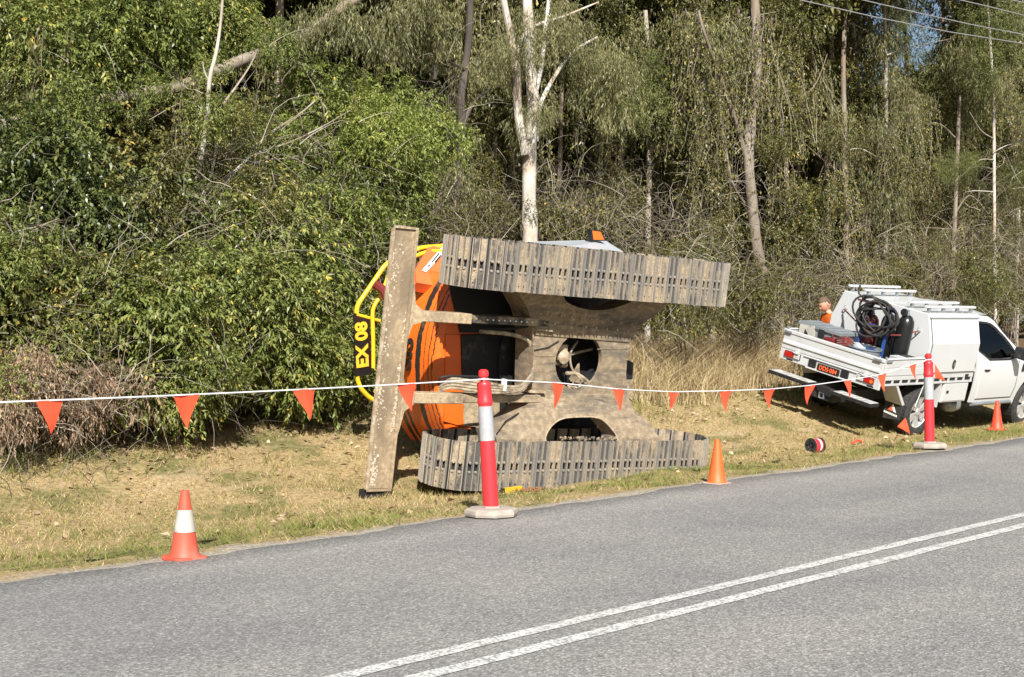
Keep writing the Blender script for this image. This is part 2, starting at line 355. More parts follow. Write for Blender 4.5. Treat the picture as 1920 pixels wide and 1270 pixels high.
def build_ground():
    s = np.concatenate([np.arange(-90, -8, 3.0), np.arange(-8, 34, .22), np.arange(34, 150, 4.0)])
    t = np.concatenate([np.arange(-60, 7, 2.5), np.arange(7, 8.0, .25), np.arange(8.0, 14.5, .12), np.arange(14.5, 30, .6), np.arange(30, 160, 6)])
    S, T_ = np.meshgrid(s, t, indexing='ij'); Z = ground_z(S, T_)
    fine = ((S > -8) & (S < 34) & (T_ > 8.3) & (T_ < 16))
    Z = Z + fine * RNG.normal(0, .008, Z.shape)
    V = np.stack([S, T_, Z], -1).reshape(-1, 3); ns, ntt = len(s), len(t)
    i = np.arange(ns - 1)[:, None] * ntt + np.arange(ntt - 1)[None]
    Fq = np.stack([i, i + ntt, i + ntt + 1, i + 1], -1).reshape(-1, 4)
    m, nt, p = new_mat('dry verge soil and thatch')
    tc = nt.nodes.new('ShaderNodeTexCoord'); co = tc.outputs['Object']
    sx = nt.nodes.new('ShaderNodeSeparateXYZ'); nt.links.new(co, sx.inputs[0])
    n1 = noise(nt, 22, 6, .7, co); n2 = noise(nt, 1.1, 5, .6, co); n3 = noise(nt, 3.5, 5, .65, co)
    straw = ramp(nt, [(.28, (.17, .115, .056)), (.5, (.34, .25, .125)), (.72, (.50, .39, .22))], n1)
    green = ramp(nt, [(.3, (.085, .085, .03)), (.7, (.22, .20, .08))], n1)
    g = mixc(nt, band(nt, n2, .5, .62), straw, green)
    grit = ramp(nt, [(.3, (.20, .17, .13)), (.55, (.34, .30, .24)), (.75, (.52, .48, .42))], noise(nt, 45, 4, .6, co))
    edge = mathn(nt, 'ADD', sx.outputs[1], mathn(nt, 'MULTIPLY', mathn(nt, 'SUBTRACT', n3, .5), .55))
    c = mixc(nt, band(nt, edge, 8.20, 8.34), grit, g)
    sand = ramp(nt, [(.3, (.30, .215, .125)), (.7, (.50, .39, .25))], n1)
    c = mixc(nt, mathn(nt, 'MULTIPLY', band(nt, noise(nt, .8, 5, .6, co, vec_scale=(.5, 1.4, 1)), .60, .70), band(nt, edge, 8.4, 8.7)), c, sand)
    litter = ramp(nt, [(.3, (.055, .035, .02)), (.55, (.15, .10, .055)), (.75, (.30, .215, .13))], noise(nt, 28, 5, .7, co))
    c = mixc(nt, band(nt, edge, 12.9, 13.9), c, litter)
    nt.links.new(c, p.inputs['Base Color']); p.inputs['Roughness'].default_value = .95; p.inputs['Specular IOR Level'].default_value = .1
    bump(nt, p, n1, .7, .03)
    ME = np_mesh('ground', V, Fq, m, smooth=True)
    o = link('ground', ME); o.rotation_euler = (0, 0, math.atan2(D2[1], D2[0])); tag(o, kind='structure')
    # road
    ss = np.concatenate([np.arange(-90, -6, 4), np.arange(-6, 36, .15), np.arange(36, 150, 4)])
    wav = .035 * np.sin(ss * 1.7) + .03 * np.sin(ss * 3.9 + 1) + .02 * np.sin(ss * 9.1) + RNG.normal(0, .012, len(ss))
    tt = np.array([1.0, 4.65, 7.6])
    cols = [np.stack([ss, np.full_like(ss, a), np.full_like(ss, .0 + .012 * (a == 4.65))], -1) for a in tt]
    cols.append(np.stack([ss, T_EDGE + wav - .05, np.full_like(ss, -.004)], -1)); cols.append(np.stack([ss, T_EDGE + wav, np.full_like(ss, -.05)], -1))
    V = np.stack(cols, 1).reshape(-1, 3); k = 5; i = np.arange(len(ss) - 1)[:, None] * k + np.arange(k - 1)[None]
    Fq = np.stack([i, i + k, i + k + 1, i + 1], -1).reshape(-1, 4)
    r = link('road', np_mesh('road', V, Fq, M['asphalt'])); r.rotation_euler = o.rotation_euler; tag(r, kind='structure')
    for tc_, nm in ((4.775, 'centre_line'), (4.515, 'centre_line')):
        e0 = RNG.normal(0, .003, len(ss)); e1 = RNG.normal(0, .003, len(ss))
        zz = lambda q: .012 * (1 - np.abs(q - 4.65) / 3.2) + .004
        V = np.stack([np.stack([ss, tc_ - .052 + e0, zz(tc_ - .05) + 0 * ss], -1), np.stack([ss, tc_ + .052 + e1, zz(tc_ + .05) + 0 * ss], -1)], 1).reshape(-1, 3)
        i = np.arange(len(ss) - 1) * 2; Fq = np.stack([i, i + 2, i + 3, i + 1], -1)
        l = link(nm, np_mesh(nm, V, Fq, M['line']), r)
        tag(l)
build_ground()
# ------------------------------------------------------------------ excavator lying on its side
# local axes: x along the machine (away from the blade), y across the machine (now pointing up), z out of the belly
EX_T = Vector((-0.612, 14.313, -0.091))
EX_M = basis(EX_T, (.7813, .6228, -.0420), (.1103, -.0715, .9913), (.6144, -.7791, -.1246))
EX_I = EX_M.inverted()
def ex(x, y, c):                       # photograph pixel -> machine coordinates on the machine plane z = c
    o = EX_I @ Vector((0, 0, CAM_H)); d = EX_I.to_3x3() @ ray(x, y)
    k = (c - o.z) / d.z; return o + d * k
TL, TH, TW, TG = 3.738, .78, .489, 2.471
exc = thing('excavator', 'orange excavator tipped on its side with muddy tracks and belly facing the road', 'excavator', EX_M)

def shoe_mesh():
    b = MB(); w = TW; P = .1712
    for x0 in (-.077, -.010, .056):                              # three grousers
        h = .020
        b.hexa([(x0, 0, -.014), (x0 + .014, 0, -.014), (x0 + .014, w, -.014), (x0, w, -.014),
                (x0 + .003, .004, h), (x0 + .011, .004, h), (x0 + .011, w - .004, h), (x0 + .003, w - .004, h)], 2)
    for x0, x1 in ((-.064, -.009), (.003, .057)):
        xm = (x0 + x1) / 2
        b.box(x0, x1, .001, .198, -.013, 0); b.box(x0, x1, .275, w - .001, -.013, 0); b.box(xm - .025, xm + .025, .19, .283, -.030, -.026, 1)  # dark backing in each slot stands in for shade inside the belt
        b.box(x0, xm - .019, .198, .275, -.013, 0); b.box(xm + .019, x1, .198, .275, -.013, 0)
        for yb in (.188, .280): b.lathe([(.015, -.001), (.015, .012), (.009, .014)], 6, 2, (xm, yb, 0), 2)
        for yb in (.055,): b.lathe([(.0075, -.001), (.0075, .0015)], 6, 2, (xm, yb, 0), 1)
    b.box(.071, .0845, .002, w - .002, -.03, -.003, 1); b.box(-.064, -.059, .002, w - .002, -.01, .0012, 1); b.box(.0035, .0075, .002, w - .002, -.01, .0012, 1)
    return b.mesh('track_shoe', [M['shoe'], M['dark'], M['grouser']])
SHOE = shoe_mesh()
def belt_path(u):                      # u in 0..1 along the loop -> position (x,z), outward normal angle
    r = TH / 2; st = TL - 2 * r; per = 2 * st + 2 * math.pi * r; q = (u % 1) * per
    if q < st: return r + q, 0.0, (0, 1)
    q -= st
    if q < math.pi * r:
        a = math.pi / 2 - q / r; return TL - r + r * math.cos(a), -r + r * math.sin(a), (math.cos(a), math.sin(a))
    q -= math.pi * r
    if q < st: return TL - r - q, -2 * r, (0, -1)
    q -= st; a = -math.pi / 2 - q / r
    return r + r * math.cos(a), -r + r * math.sin(a), (math.cos(a), math.sin(a))
def build_track(y0, label):
    b = MB(); yc = y0 + TW / 2
    r = TH / 2
    for sx in (-1, 1):                                           # side plates of the track frame
        yy = yc + sx * .10
        b.prism([(.55, -.30), (.75, -.14), (TL - .75, -.14), (TL - .5, -.30), (TL - .6, -.52), (TL - .9, -.60), (.9, -.60), (.6, -.52)], yy - .015, yy + .015, (0, 2, 1))
    b.box(.7, TL - .7, yc - .085, yc + .085, -.56, -.18)
    tr = b.build('track', M['frame'], exc); tag(tr, label)
    for k in range(49):
        x, z, n = belt_path((k + .35) / 49)
        o = link('track_shoe', SHOE, tr)
        X = Vector((n[1], 0, -n[0])); Z = Vector((n[0], 0, n[1]))
        jit = random.uniform(-.004, .004)
        o.matrix_local = basis(Vector((x, y0 + jit, z)) - Z * .012, X, Vector((0, 1, 0)), Z) @ Matrix.Rotation(random.uniform(-.012, .012), 4, 'Z')
    c = MB()
    for k in range(49):
        x, z, n = belt_path((k + .85) / 49)
        X = Vector((n[1], 0, -n[0])); Z = Vector((n[0], 0, n[1])); O = Vector((x, y0, z)) - Z * .05
        for ya, yb in ((.155, .19), (.205, .235), (.255, .285), (.30, .335)):
            P = []
            for dz in (-.05, .012):
                for dx, yy in ((-.075, ya), (.075, ya), (.075, yb), (-.075, yb)): P.append(O + X * dx + Vector((0, yy, 0)) + Z * dz)
            c.hexa(P)
    c.build('track_chain', M['black'], tr)
    for xx, rr in ((r, .30), (TL - r, .29)):
        w = MB(); w.lathe([(rr - .05, -.06), (rr, -.05), (rr, .05), (rr - .05, .06)], 28, 1, (xx, yc, -r)); w.lathe([(.09, -.11), (.09, .11)], 16, 1, (xx, yc, -r))
        w.build('idler_wheel', M['arm'], tr, True)
    gd = MB(); gd.prism([(TL - .78, -.10), (TL - .40, -.09), (TL - .17, -.25), (TL - .14, -.40), (TL - .18, -.52), (TL - .40, -.68), (TL - .78, -.66)], y0 + .10, y0 + TW - .10, (0, 2, 1)); gd.build('idler_guard', M['clay'], tr, bevel=.02)
    for k in range(7):
        w = MB(); w.lathe([(.06, -.12), (.075, -.1), (.075, .1), (.06, .12)], 14, 1, (.75 + k * (TL - 1.5) / 6, yc, -.125)); w.build('track_roller', M['arm'], tr, True)
    return tr
build_track(0.0, 'muddy steel track lying against the grass')
build_track(TG - TW, 'raised muddy steel track held up in the air')

# X shaped belly frame: outline in machine x,y with holes, bent towards the tracks
def frame_c(y):
    d = abs(y - 1.25); return -.44 + .26 * max(0, min(1, (d - .34) / .45)) ** 1.2
def smooth_poly(P, n=2):
    for _ in range(n):
        Q = []
        for i in range(len(P)):
            a, b = P[i], P[(i + 1) % len(P)]
            Q += [(a[0] * .75 + b[0] * .25, a[1] * .75 + b[1] * .25), (a[0] * .25 + b[0] * .75, a[1] * .25 + b[1] * .75)]
        P = Q
    return P
def tess(loops, f):
    from mathutils.geometry import tessellate_polygon
    flat = [q for L in loops for q in L]; tris = tessellate_polygon([[Vector((x, y, 0)) for x, y in L] for L in loops])
    bm = bmesh.new(); vs_ = [bm.verts.new(f(x, y)) for x, y in flat]
    for t in tris:
        try: bm.faces.new([vs_[i] for i in t])
        except ValueError: pass
    return bm
def bent_plate(outer, holes, thick, wall, name, mat_, parent, cfun):
    bm = tess([outer] + holes, lambda a, b: (a, b, 0))
    for yy in np.arange(.3, 2.3, .09):
        bmesh.ops.bisect_plane(bm, geom=bm.verts[:] + bm.edges[:] + bm.faces[:], plane_co=(0, yy, 0), plane_no=(0, 1, 0))
    ext = bmesh.ops.extrude_face_region(bm, geom=bm.faces[:])
    ev = set(e for e in ext['geom'] if isinstance(e, bmesh.types.BMVert))
    for v in bm.verts: v.co.z = cfun(v.co.y) - (0 if v not in ev else thick)
    bmesh.ops.recalc_face_normals(bm, faces=bm.faces)
    me = bpy.data.meshes.new(name); bm.to_mesh(me); bm.free(); me.materials.append(mat_)
    return link(name, me, parent)
def P(pts, cs):
    out = []
    for (x, y), c in zip(pts, cs if hasattr(cs, '__len__') else [cs] * len(pts)):
        v = ex(x, y, c); out.append((v.x, v.y))
    return out
def fit_c(x, y):                       # pixel onto the bent belly surface
    c = -.42
    for _ in range(6): c = frame_c(ex(x, y, c).y)
    v = ex(x, y, c); return (v.x, v.y)
outer = [fit_c(*p) for p in ((972, 548), (990, 580), (999, 610), (1000, 640), (999, 690), (998, 735), (990, 762), (965, 785), (925, 812))] + [(.72, .30), (3.2, .30)] + \
        [fit_c(*p) for p in ((1229, 812), (1222, 796), (1188, 768), (1176, 735), (1174, 700), (1177, 665), (1186, 634), (1208, 606), (1232, 588))] + [(3.05, 2.15), (.90, 2.15)]
def ell(cx, cy_, rx, ry, n=36, p=2.0):
    return [(cx + rx * abs(math.cos(a)) ** (2 / p) * (1 if math.cos(a) > 0 else -1), cy_ + ry * abs(math.sin(a)) ** (2 / p) * (1 if math.sin(a) > 0 else -1)) for a in [2 * math.pi * k / n + .01 for k in range(n)]]
hole = ell(1.86, 1.27, .325, .30)
low = smooth_poly([fit_c(*p) for p in ((1019, 827), (1030, 802), (1050, 785), (1080, 782), (1122, 782), (1140, 795), (1162, 824))] + [(2.2, .36), (1.4, .36)], 2)
upc = smooth_poly([(1.34, 2.08), (1.36, 1.97), fit_c(1062, 568), fit_c(1095, 581), fit_c(1135, 583), fit_c(1172, 572), (2.36, 1.99), (2.36, 2.08)], 2)
bf = bent_plate(outer, [hole, low, upc], .05, .2, 'belly_frame', M['frame'], exc, frame_c)
w = MB()                                # walls that give the plate its box depth
def rim(poly, depth, inset=0):
    n = len(poly); V = [(x, y, frame_c(y) - .049) for x, y in poly] + [(x, y, frame_c(y) - depth) for x, y in poly]
    w.add(V, [(i, (i + 1) % n, n + (i + 1) % n, n + i) for i in range(n)])
rim(outer, .30); rim(low, .26); rim(upc, .26)
w.build('frame_web', M['frame'], exc)
tu = MB(); tu.lathe([(.46, -.50), (.47, -.8)], 40, 2, (1.86, 1.26, 0), cap=False); tu.build('opening_shade_tube', M['dark'], exc, True)  # black tube that darkens the round opening, standing in for shade
bb = MB()
for k in range(11):                     # rows of bolt heads along the top fold of the belly
    v = fit_c(1000 + k * 19.5, 603 + k * 2.0); c = frame_c(v[1])
    bb.lathe([(.014, 0), (.014, .016), (.008, .018)], 6, 2, (v[0], v[1], c))
    v = fit_c(1012 + k * 19.0, 588 + k * 2.2); c = frame_c(v[1]); bb.lathe([(.010, 0), (.010, .02)], 6, 2, (v[0], v[1], c))
    v = fit_c(1040 + k * 13.4, 621 + k * 1.1); c = frame_c(v[1]); bb.lathe([(.008, 0), (.008, .01)], 6, 2, (v[0], v[1], c))
tag(bb.build('bolt_rows', M['clay'], bf), kind='stuff')
cv = MB()                               # bolted cover strip across the upper belly and rims round the openings
q = [fit_c(*p) for p in ((1002, 604), (1192, 624), (1179, 642), (1003, 628))]
cv.add([(x, y, frame_c(y) + .014) for x, y in q] + [(x, y, frame_c(y) - .02) for x, y in q], [(0, 1, 2, 3)] + [(i, (i + 1) % 4, 4 + (i + 1) % 4, 4 + i) for i in range(4)])
cv.build('cover_strip', M['frame'], bf)
for L_, w_ in ((low, .014),):
    cv = MB(); cv.tube([(x, y, frame_c(y) + .002) for x, y in L_ + L_[:1]], w_ * .6, 6); cv.build('opening_rim', M['clay'], bf)
for pts in (((1003, 745), (1170, 745)), ((1120, 655), (1176, 655)), ((1004, 668), (1040, 668))):
    cv = MB(); q = [fit_c(*p) for p in pts]; cv.tube([(x, y, frame_c(y) + .001) for x, y in q], .007, 5); cv.build('weld_seam', M['frame'], bf)
# cover plate seams
for pts in (((1001, 657), (1027, 652), (1047, 640)), ((930, 815), (948, 790), (972, 775))):
    s_ = MB(); q = [fit_c(*p) for p in pts]; s_.tube([(x, y, frame_c(y) + .004) for x, y in q], .008, 5); s_.build('cable', M['dark'], bf)
# crusty clay lumps along the lower lip of the belly
cl = MB()
for k in range(90):
    px = random.choice([random.uniform(1040, 1150), random.uniform(1150, 1225), random.uniform(1070, 1105)])
    py = 824 if px > 1040 else 815
    if 1070 < px < 1105 and random.random() < .4: py = random.uniform(716, 728)
    v = fit_c(px, py); rr = random.uniform(.006, .022)
    pr = [(rr * .5, -.6 * rr), (rr, -.1 * rr), (rr * .8, .5 * rr), (rr * .3, .9 * rr)]
    cl.lathe([(a * random.uniform(.6, 1.3), b) for a, b in pr], 5, 2, (v[0], v[1] + random.uniform(-.01, .02), frame_c(v[1]) - .015))
tag(cl.build('clay_crust', M['frame'], bf), kind='stuff')

# inside the round opening: swivel joint, fittings and hoses
sw = MB(); sw.lathe([(.10, -.75), (.10, -.60), (.075, -.58), (.075, -.52), (.05, -.51)], 18, 2, (1.72, 1.30, 0)); sw.box(1.66, 1.78, 1.33, 1.43, -.62, -.55)
sw.lathe([(.035, 0), (.045, .02), (.045, .07), (.03, .08)], 10, 0, (1.74, 1.22, -.6)); sw.build('swivel_joint', M['clay'], exc, True)
rg = MB(); rg.tube([(1.56 + .075 * math.cos(a), 1.20 + .085 * math.sin(a), -.58) for a in np.linspace(-1.8, 1.9, 14)], .018, 8); rg.build('hose_fitting', M['clay'], exc, True)
back = MB(); back.lathe([(.70, -1.0), (.70, -.92), (.52, -.90), (.52, -.80), (.40, -.79)], 40, 2, (1.86, 1.25, 0)); back.build('swing_ring', M['black'], exc, True)
tri = MB(); tri.prism([(1.98, 1.02), (2.10, 1.22), (2.14, 1.0)], -.72, -.70); tri.build('ring_guard', M['arm_dusty'], exc)
def hose(pts, r, mat_='hose', name='hydraulic_hose'):
    pts = [Vector(p) for p in pts]; out = []
    for i in range(len(pts) - 1):
        a, b, c, d = pts[max(i - 1, 0)], pts[i], pts[i + 1], pts[min(i + 2, len(pts) - 1)]
        for t in np.linspace(0, 1, 7)[:-1]:
            out.append(.5 * ((2 * b) + (c - a) * t + (2 * a - 5 * b + 4 * c - d) * t * t + (3 * b - a - 3 * c + d) * t ** 3))
    out.append(pts[-1]); m = MB(); m.tube(out, r, 8); return m.build(name, M[mat_], exc, True)
hose([ex(1083, 640, -.6), ex(1070, 662, -.57), ex(1072, 690, -.56), ex(1090, 712, -.52), ex(1108, 728, -.5)], .012, 'hose')
hose([ex(1062, 700, -.55), ex(1082, 702, -.54), ex(1100, 714, -.5), ex(1112, 728, -.48)], .020)
hose([ex(1110, 655, -.65), ex(1080, 662, -.62), ex(1062, 668, -.62)], .016, 'hose')
rub = MB()
for k in range(90):
    v = ex(random.uniform(1062, 1112), 727 - 6 * random.random(), -.6); rr = random.uniform(.006, .02)
    rub.lathe([(rr * .4, -.5 * rr), (rr, 0), (rr * .5, .6 * rr)], 5, 2, (v.x, v.y - .02, v.z + random.uniform(-.06, .1)))
tag(rub.build('rubble', M['clay'], exc), kind='stuff')

# blade: long wedge box across the front, curved front plate, end caps, arms and gussets
bx0 = -.80; bc0 = -.25; BW = .285
bl = MB()
front = [(bx0 + .02 + .33 * q + .05 * math.sin(q * math.pi), bc0 - .5 * q) for q in np.linspace(0, 1, 6)]
sec = [(bx0, bc0), (bx0 + BW, bc0), (bx0 + BW + .02, bc0 - .16), (front[-1][0] + .04, front[-1][1])] + front[::-1][:-1]
bl.prism(sec, .0, TG + .02, (0, 2, 1))
blade = bl.build('blade', M['blade'], exc, bevel=.006); tag(blade, 'long muddy dozer blade standing upright at the end of the excavator')
lp = MB(); lp.box(bx0 - .012, bx0 + .020, .0, TG + .02, bc0, bc0 + .022); lp.build('cutting_edge', M['clay'], blade)
lp = MB(); lp.box(bx0 + BW - .028, bx0 + BW + .006, .0, TG + .02, bc0, bc0 + .018); lp.build('rear_lip', M['blade'], blade)
for y0 in (TG + .02, -.02):
    e = MB(); e.prism([(x, z + .02 if z > bc0 - .01 else z) for x, z in sec], y0, y0 + .02, (0, 2, 1)); e.build('end_plate', M['clay'] if y0 > 1 else M['blade'], blade)
sk = MB(); sk.box(bx0 + .01, bx0 + BW - .01, -.10, -.021, bc0 - .12, bc0 - .01); sk.build('blade_gap_shade', M['dark'], blade)  # black block painting the shade in the gap under the blade end
ck = MB()                                # pale clay stuck to the blade in ragged flakes
cents = [(random.betavariate(1.1, 1.5) * TG, random.random() < .75, random.uniform(.5, 1.3)) for _ in range(17)]
for k in range(300):
    cy_, lft, sz_ = random.choice(cents)
    yy = cy_ + random.gauss(0, .075 * sz_); xx = (bx0 + .035 + abs(random.gauss(0, .04 * sz_))) if lft else (bx0 + BW - .03 - abs(random.gauss(0, .02)))
    yy = min(max(yy, .04), TG - .04); xx = min(max(xx, bx0 + .012), bx0 + BW - .02)
    r = random.uniform(.004, .017); h = random.uniform(.0015, .006); a0 = random.random() * 6; kk = 7
    ring = [(xx + r * random.uniform(.5, 1.2) * math.cos(a0 + j * 6.283 / kk), yy + 1.35 * r * random.uniform(.5, 1.2) * math.sin(a0 + j * 6.283 / kk)) for j in range(kk)]
    ck.add([(p[0], p[1], bc0 - .002) for p in ring] + [(xx + (p[0] - xx) * .7, yy + (p[1] - yy) * .7, bc0 + h) for p in ring],
           [(j, (j + 1) % kk, kk + (j + 1) % kk, kk + j) for j in range(kk)] + [tuple(range(kk, 2 * kk))])
M['clay_pale'] = muddy('pale dried clay', (.36, .29, .2), (.52, .46, .37), (.4, .6), 20, .95)
tag(ck.build('clay_flakes', M['clay_pale'], blade), kind='stuff')
for yc, sg in ((1.665, 1), (.865, -1)):
    x0 = bx0 + BW + .004
    g = MB(); g.prism([(x0, yc + sg * .52), (x0 + .02, yc + sg * .50), (x0 + .10, yc + sg * .12), (x0 + .20, yc + sg * .055), (x0 + .20, yc - sg * .05), (x0 + .09, yc - sg * .08), (x0 + .02, yc - sg * .30), (x0, yc - sg * .30)], -.335, -.298); g.build('gusset', M['arm_dusty'], blade)
    a = MB(); dusty = sg < 0
    a.hexa([(x0, yc - .045, -.50), (1.36, yc - .04, -.56), (1.36, yc + .04, -.56), (x0, yc + .045, -.50), (x0, yc - .045, -.33), (1.36, yc - .04, -.40), (1.36, yc + .04, -.40), (x0, yc + .045, -.33)])
    arm = a.build('push_arm', M['arm_dusty'] if dusty else M['arm'], exc, bevel=.008)
    t_ = MB(); t_.box(x0 + .01, .30, yc - .05, yc + .052, -.47, -.325); t_.build('arm_sleeve', M['arm_dusty'], arm, bevel=.006)
    p = MB(); p.lathe([(.055, -.09), (.055, .09)], 16, 1, (1.31, yc, -.46)); p.build('hinge_pin', M['arm_dusty'], arm, True)
    l = MB()
    for dy in (-.085, .065): l.prism([(1.20, -.40), (1.40, -.38), (1.42, -.5), (1.20, -.56)], yc + dy, yc + dy + .02, (0, 2, 1))
    l.build('hinge_lug', M['clay'], arm)
    if not dusty:
        bo = MB()
        for k in range(9): bo.lathe([(.008, 0), (.008, .012)], 6, 2, (.52 + k * .075, yc - .0, -.352 - .035 * (.5 + k * .075)))
        tag(bo.build('bolt_row', M['white_print'], arm), kind='stuff')
# hoses running from the belly to the blade
for k in range(4):
    j = k * 5
    hose([ex(1000, 690 + j, -.46), ex(994, 706 + j * .6, -.36), ex(972, 725 + j * .5, -.30), ex(930, 722 + j, -.30), ex(880, 714 + j * 1.2, -.33), ex(845, 711 + j * 1.1, -.40), ex(824, 720 + j, -.5)], .016)
hose([ex(822, 722, -.5), ex(828, 708, -.42), ex(860, 706, -.4), ex(905, 708, -.44), ex(930, 716, -.46)], .013, 'dark')
hose([ex(900, 622, -.55), ex(950, 626, -.52), ex(985, 636, -.5), ex(997, 655, -.5), ex(996, 690, -.5)], .022)
hose([ex(905, 617, -.56), ex(955, 617, -.55), ex(1000, 610, -.5)], .014, 'dark')
for k in range(2):
    c = MB(); v = ex(900 + 45 * k, 720, -.30); c.box(v.x - .012, v.x + .012, v.y - .07, v.y + .05, v.z - .03, v.z + .03); c.build('hose_clamp', M['white_print'] if k else M['arm_dusty'], exc)

# upper house: curved counterweight, deck, belly panel, hood and cab
def cw_arc(r, a0, a1, n): return [(1.86 - r * math.cos(a), 1.235 + r * math.sin(a)) for a in np.linspace(a0, a1, n)]
cw = MB()
rows = [(1.40, -1.0), (1.46, -1.02), (1.485, -1.07), (1.49, -1.5), (1.49, -1.9), (1.46, -1.98), (1.38, -2.02)]
A0, A1, N = -.80, .62, 28; CWT = 2.05
V = [];
for r, c in rows: V += [(x, min(max(y, .08), CWT), c) for x, y in cw_arc(r, A0, A1, N)]
Fs = [(i * N + j, i * N + j + 1, (i + 1) * N + j + 1, (i + 1) * N + j) for i in range(len(rows) - 1) for j in range(N - 1)]
cw.add(V, Fs)
inner = [(x, min(max(y, .08), CWT), -1.0) for x, y in cw_arc(1.40, A0, A1, N)]
cw.add(inner + [(.95, p[1], -1.0) for p in inner], [(j, j + 1, N + j + 1, N + j) for j in range(N - 1)])
counter = cw.build('counterweight', M['orange_striped'], exc, True); tag(counter, 'curved orange counterweight with torn black stripes')
tx = text_mesh('SIS', .30, M['black_print'], 'lettering', counter, basis(Vector((.360, 1.16, -1.475)), (0, 1, 0), (0, 0, -1), (-1, 0, 0)), .004, 0, .01)
dk = MB(); dk.box(.93, 2.75, .10, 2.2, -1.10, -1.012); dk.build('house_deck', M['black'], exc)
bp = MB(); bp.prism(P([(866, 628), (992, 624), (994, 712), (868, 712)], -.96), -1.0, -.96)
panel = bp.build('belly_panel', M['black'], exc, bevel=.01)
v = ex(925, 648, -.955); slots = MB()
for k in range(11):
    slots.box(v.x - .10, v.x + .09, v.y + .14 - k * .026, v.y + .152 - k * .026, -.962, -.957)
slots.build('vent_slots', M['dark'], panel)
pb = MB(); pb.lathe([(.04, -.001), (.04, .004)], 14, 2, (ex(888, 690, -.955).x, ex(888, 690, -.955).y, -.957)); pb.build('drain_hole', M['dark'], panel)
l2 = MB(); q = P([(868, 712), (935, 712), (935, 800), (868, 800)], -1.0); l2.prism(q, -1.005, -.985); l2.build('lower_belly_panel', M['arm_dusty'], exc)
vo = MB(); vo.prism(P([(843, 535), (1000, 535), (1000, 624), (864, 624)], -.975), -.999, -.975); vo.build('recess_shade_sheet', M['dark'], exc)  # added black sheet: the shade of the recess put into colour
op = MB(); q = P([(835, 628), (866, 628), (868, 800), (832, 790)], -.995); op.prism(q, -1.0, -.985); op.build('deck_edge_panel', M['orange'], exc)
# engine hood and side body behind the counterweight
hd = MB()
hd.hexa([(.95, .10, -1.9), (2.7, .10, -1.9), (2.7, 2.05, -1.9), (.95, 2.05, -1.9), (.90, .12, -1.1), (2.7, .10, -1.1), (2.7, 2.10, -1.1), (.90, 2.10, -1.1)])
hd.build('engine_hood', M['orange'], exc, bevel=.04)
# sloping shoulder of the hood with a white decal above the counterweight
q0, q1, q2 = ex(781, 506, -1.55), ex(803, 466, -1.95), ex(828, 536, -1.42)
SN = (q1 - q0).cross(q2 - q0).normalized()
if SN.z < 0: SN = -SN
def on_shoulder(x, y, lift):
    o = EX_I @ Vector((0, 0, CAM_H)); d = EX_I.to_3x3() @ ray(x, y); k = (q0 - o).dot(SN) / d.dot(SN)
    return o + d * k + SN * lift
pc = [on_shoulder(*p, 0) for p in ((779, 506), (803, 464), (845, 452), (860, 545), (828, 538), (781, 530))]
sh = MB(); sh.add([tuple(p) for p in pc] + [tuple(p - SN * .12) for p in pc], [(0, 1, 2, 3, 4, 5), (11, 10, 9, 8, 7, 6)] + [(i, (i + 1) % 6, 6 + (i + 1) % 6, 6 + i) for i in range(6)])
sho = sh.build('hood_shoulder', M['orange_pale'], exc)
de = MB(); de.add([on_shoulder(*p, .012) for p in ((790, 509), (798, 512), (829, 479), (829, 463))], [(0, 1, 2, 3)]); de.build('decal', M['white_print'], sho)
for a_, b_ in (((808, 494), (822, 477)), ((814, 494), (825, 481)), ((801, 502), (804, 499))):
    k = MB(); p0, p1 = on_shoulder(*a_, .018), on_shoulder(*b_, .018); k.tube([p0, p1], .006, 4); k.build('decal_print', M['black_print'], sho)
# cab and mirror showing over the raised track
cb = MB()
top = [ex(940, 455, -2.45), ex(1140, 449, -2.45), ex(1166, 475, -2.30), ex(1000, 462, -1.9)]
V = [(top[0].x, 2.05, -2.5), (top[1].x, 2.05, -2.5), (top[2].x, 2.05, -2.25), (top[2].x, 2.05, -1.6), (top[0].x, 2.05, -1.6)]
V += [(top[0].x, top[0].y, -2.5), (top[1].x, top[1].y, -2.5), (top[2].x, top[2].y, -2.25), (top[2].x - .1, top[2].y - .05, -1.6), (top[0].x, top[0].y - .02, -1.6)]
cb.add(V, [(4, 3, 2, 1, 0), (5, 6, 7, 8, 9)] + [(k, (k + 1) % 5, 5 + (k + 1) % 5, 5 + k) for k in range(5)])
cabo = cb.build('cab', M['cab_grey'], exc, bevel=.03); tag(cabo, 'grey cab edge showing over the raised track')
mi = MB(); mc = [ex(1107, 430, -2.3), ex(1127, 433, -2.3), ex(1136, 452, -2.3), ex(1110, 452, -2.3)]
mi.add([tuple(p) for p in mc] + [(p.x, p.y, p.z - .07) for p in mc], [(0, 1, 2, 3), (7, 6, 5, 4)] + [(i, (i + 1) % 4, 4 + (i + 1) % 4, 4 + i) for i in range(4)])
mir = mi.build('mirror', M['black'], exc)
mg = MB(); cen = sum(mc, Vector()) / 4; mg.add([tuple(cen + (p - cen) * .78 + Vector((0, 0, .006))) for p in mc], [(0, 1, 2, 3)]); mg.build('mirror_glass', M['amber_lens'], mir)
bx = MB(); q = P([(1171, 672), (1189, 680), (1187, 712), (1170, 712)], -.85); bx.prism(q, -1.1, -.85); bx.build('side_step', M['black'], exc, bevel=.02)
bx = MB(); q = P([(1170, 712), (1187, 712), (1186, 752), (1172, 740)], -.85); bx.prism(q, -1.1, -.852); bx.build('step_bracket', M['arm_dusty'], exc)
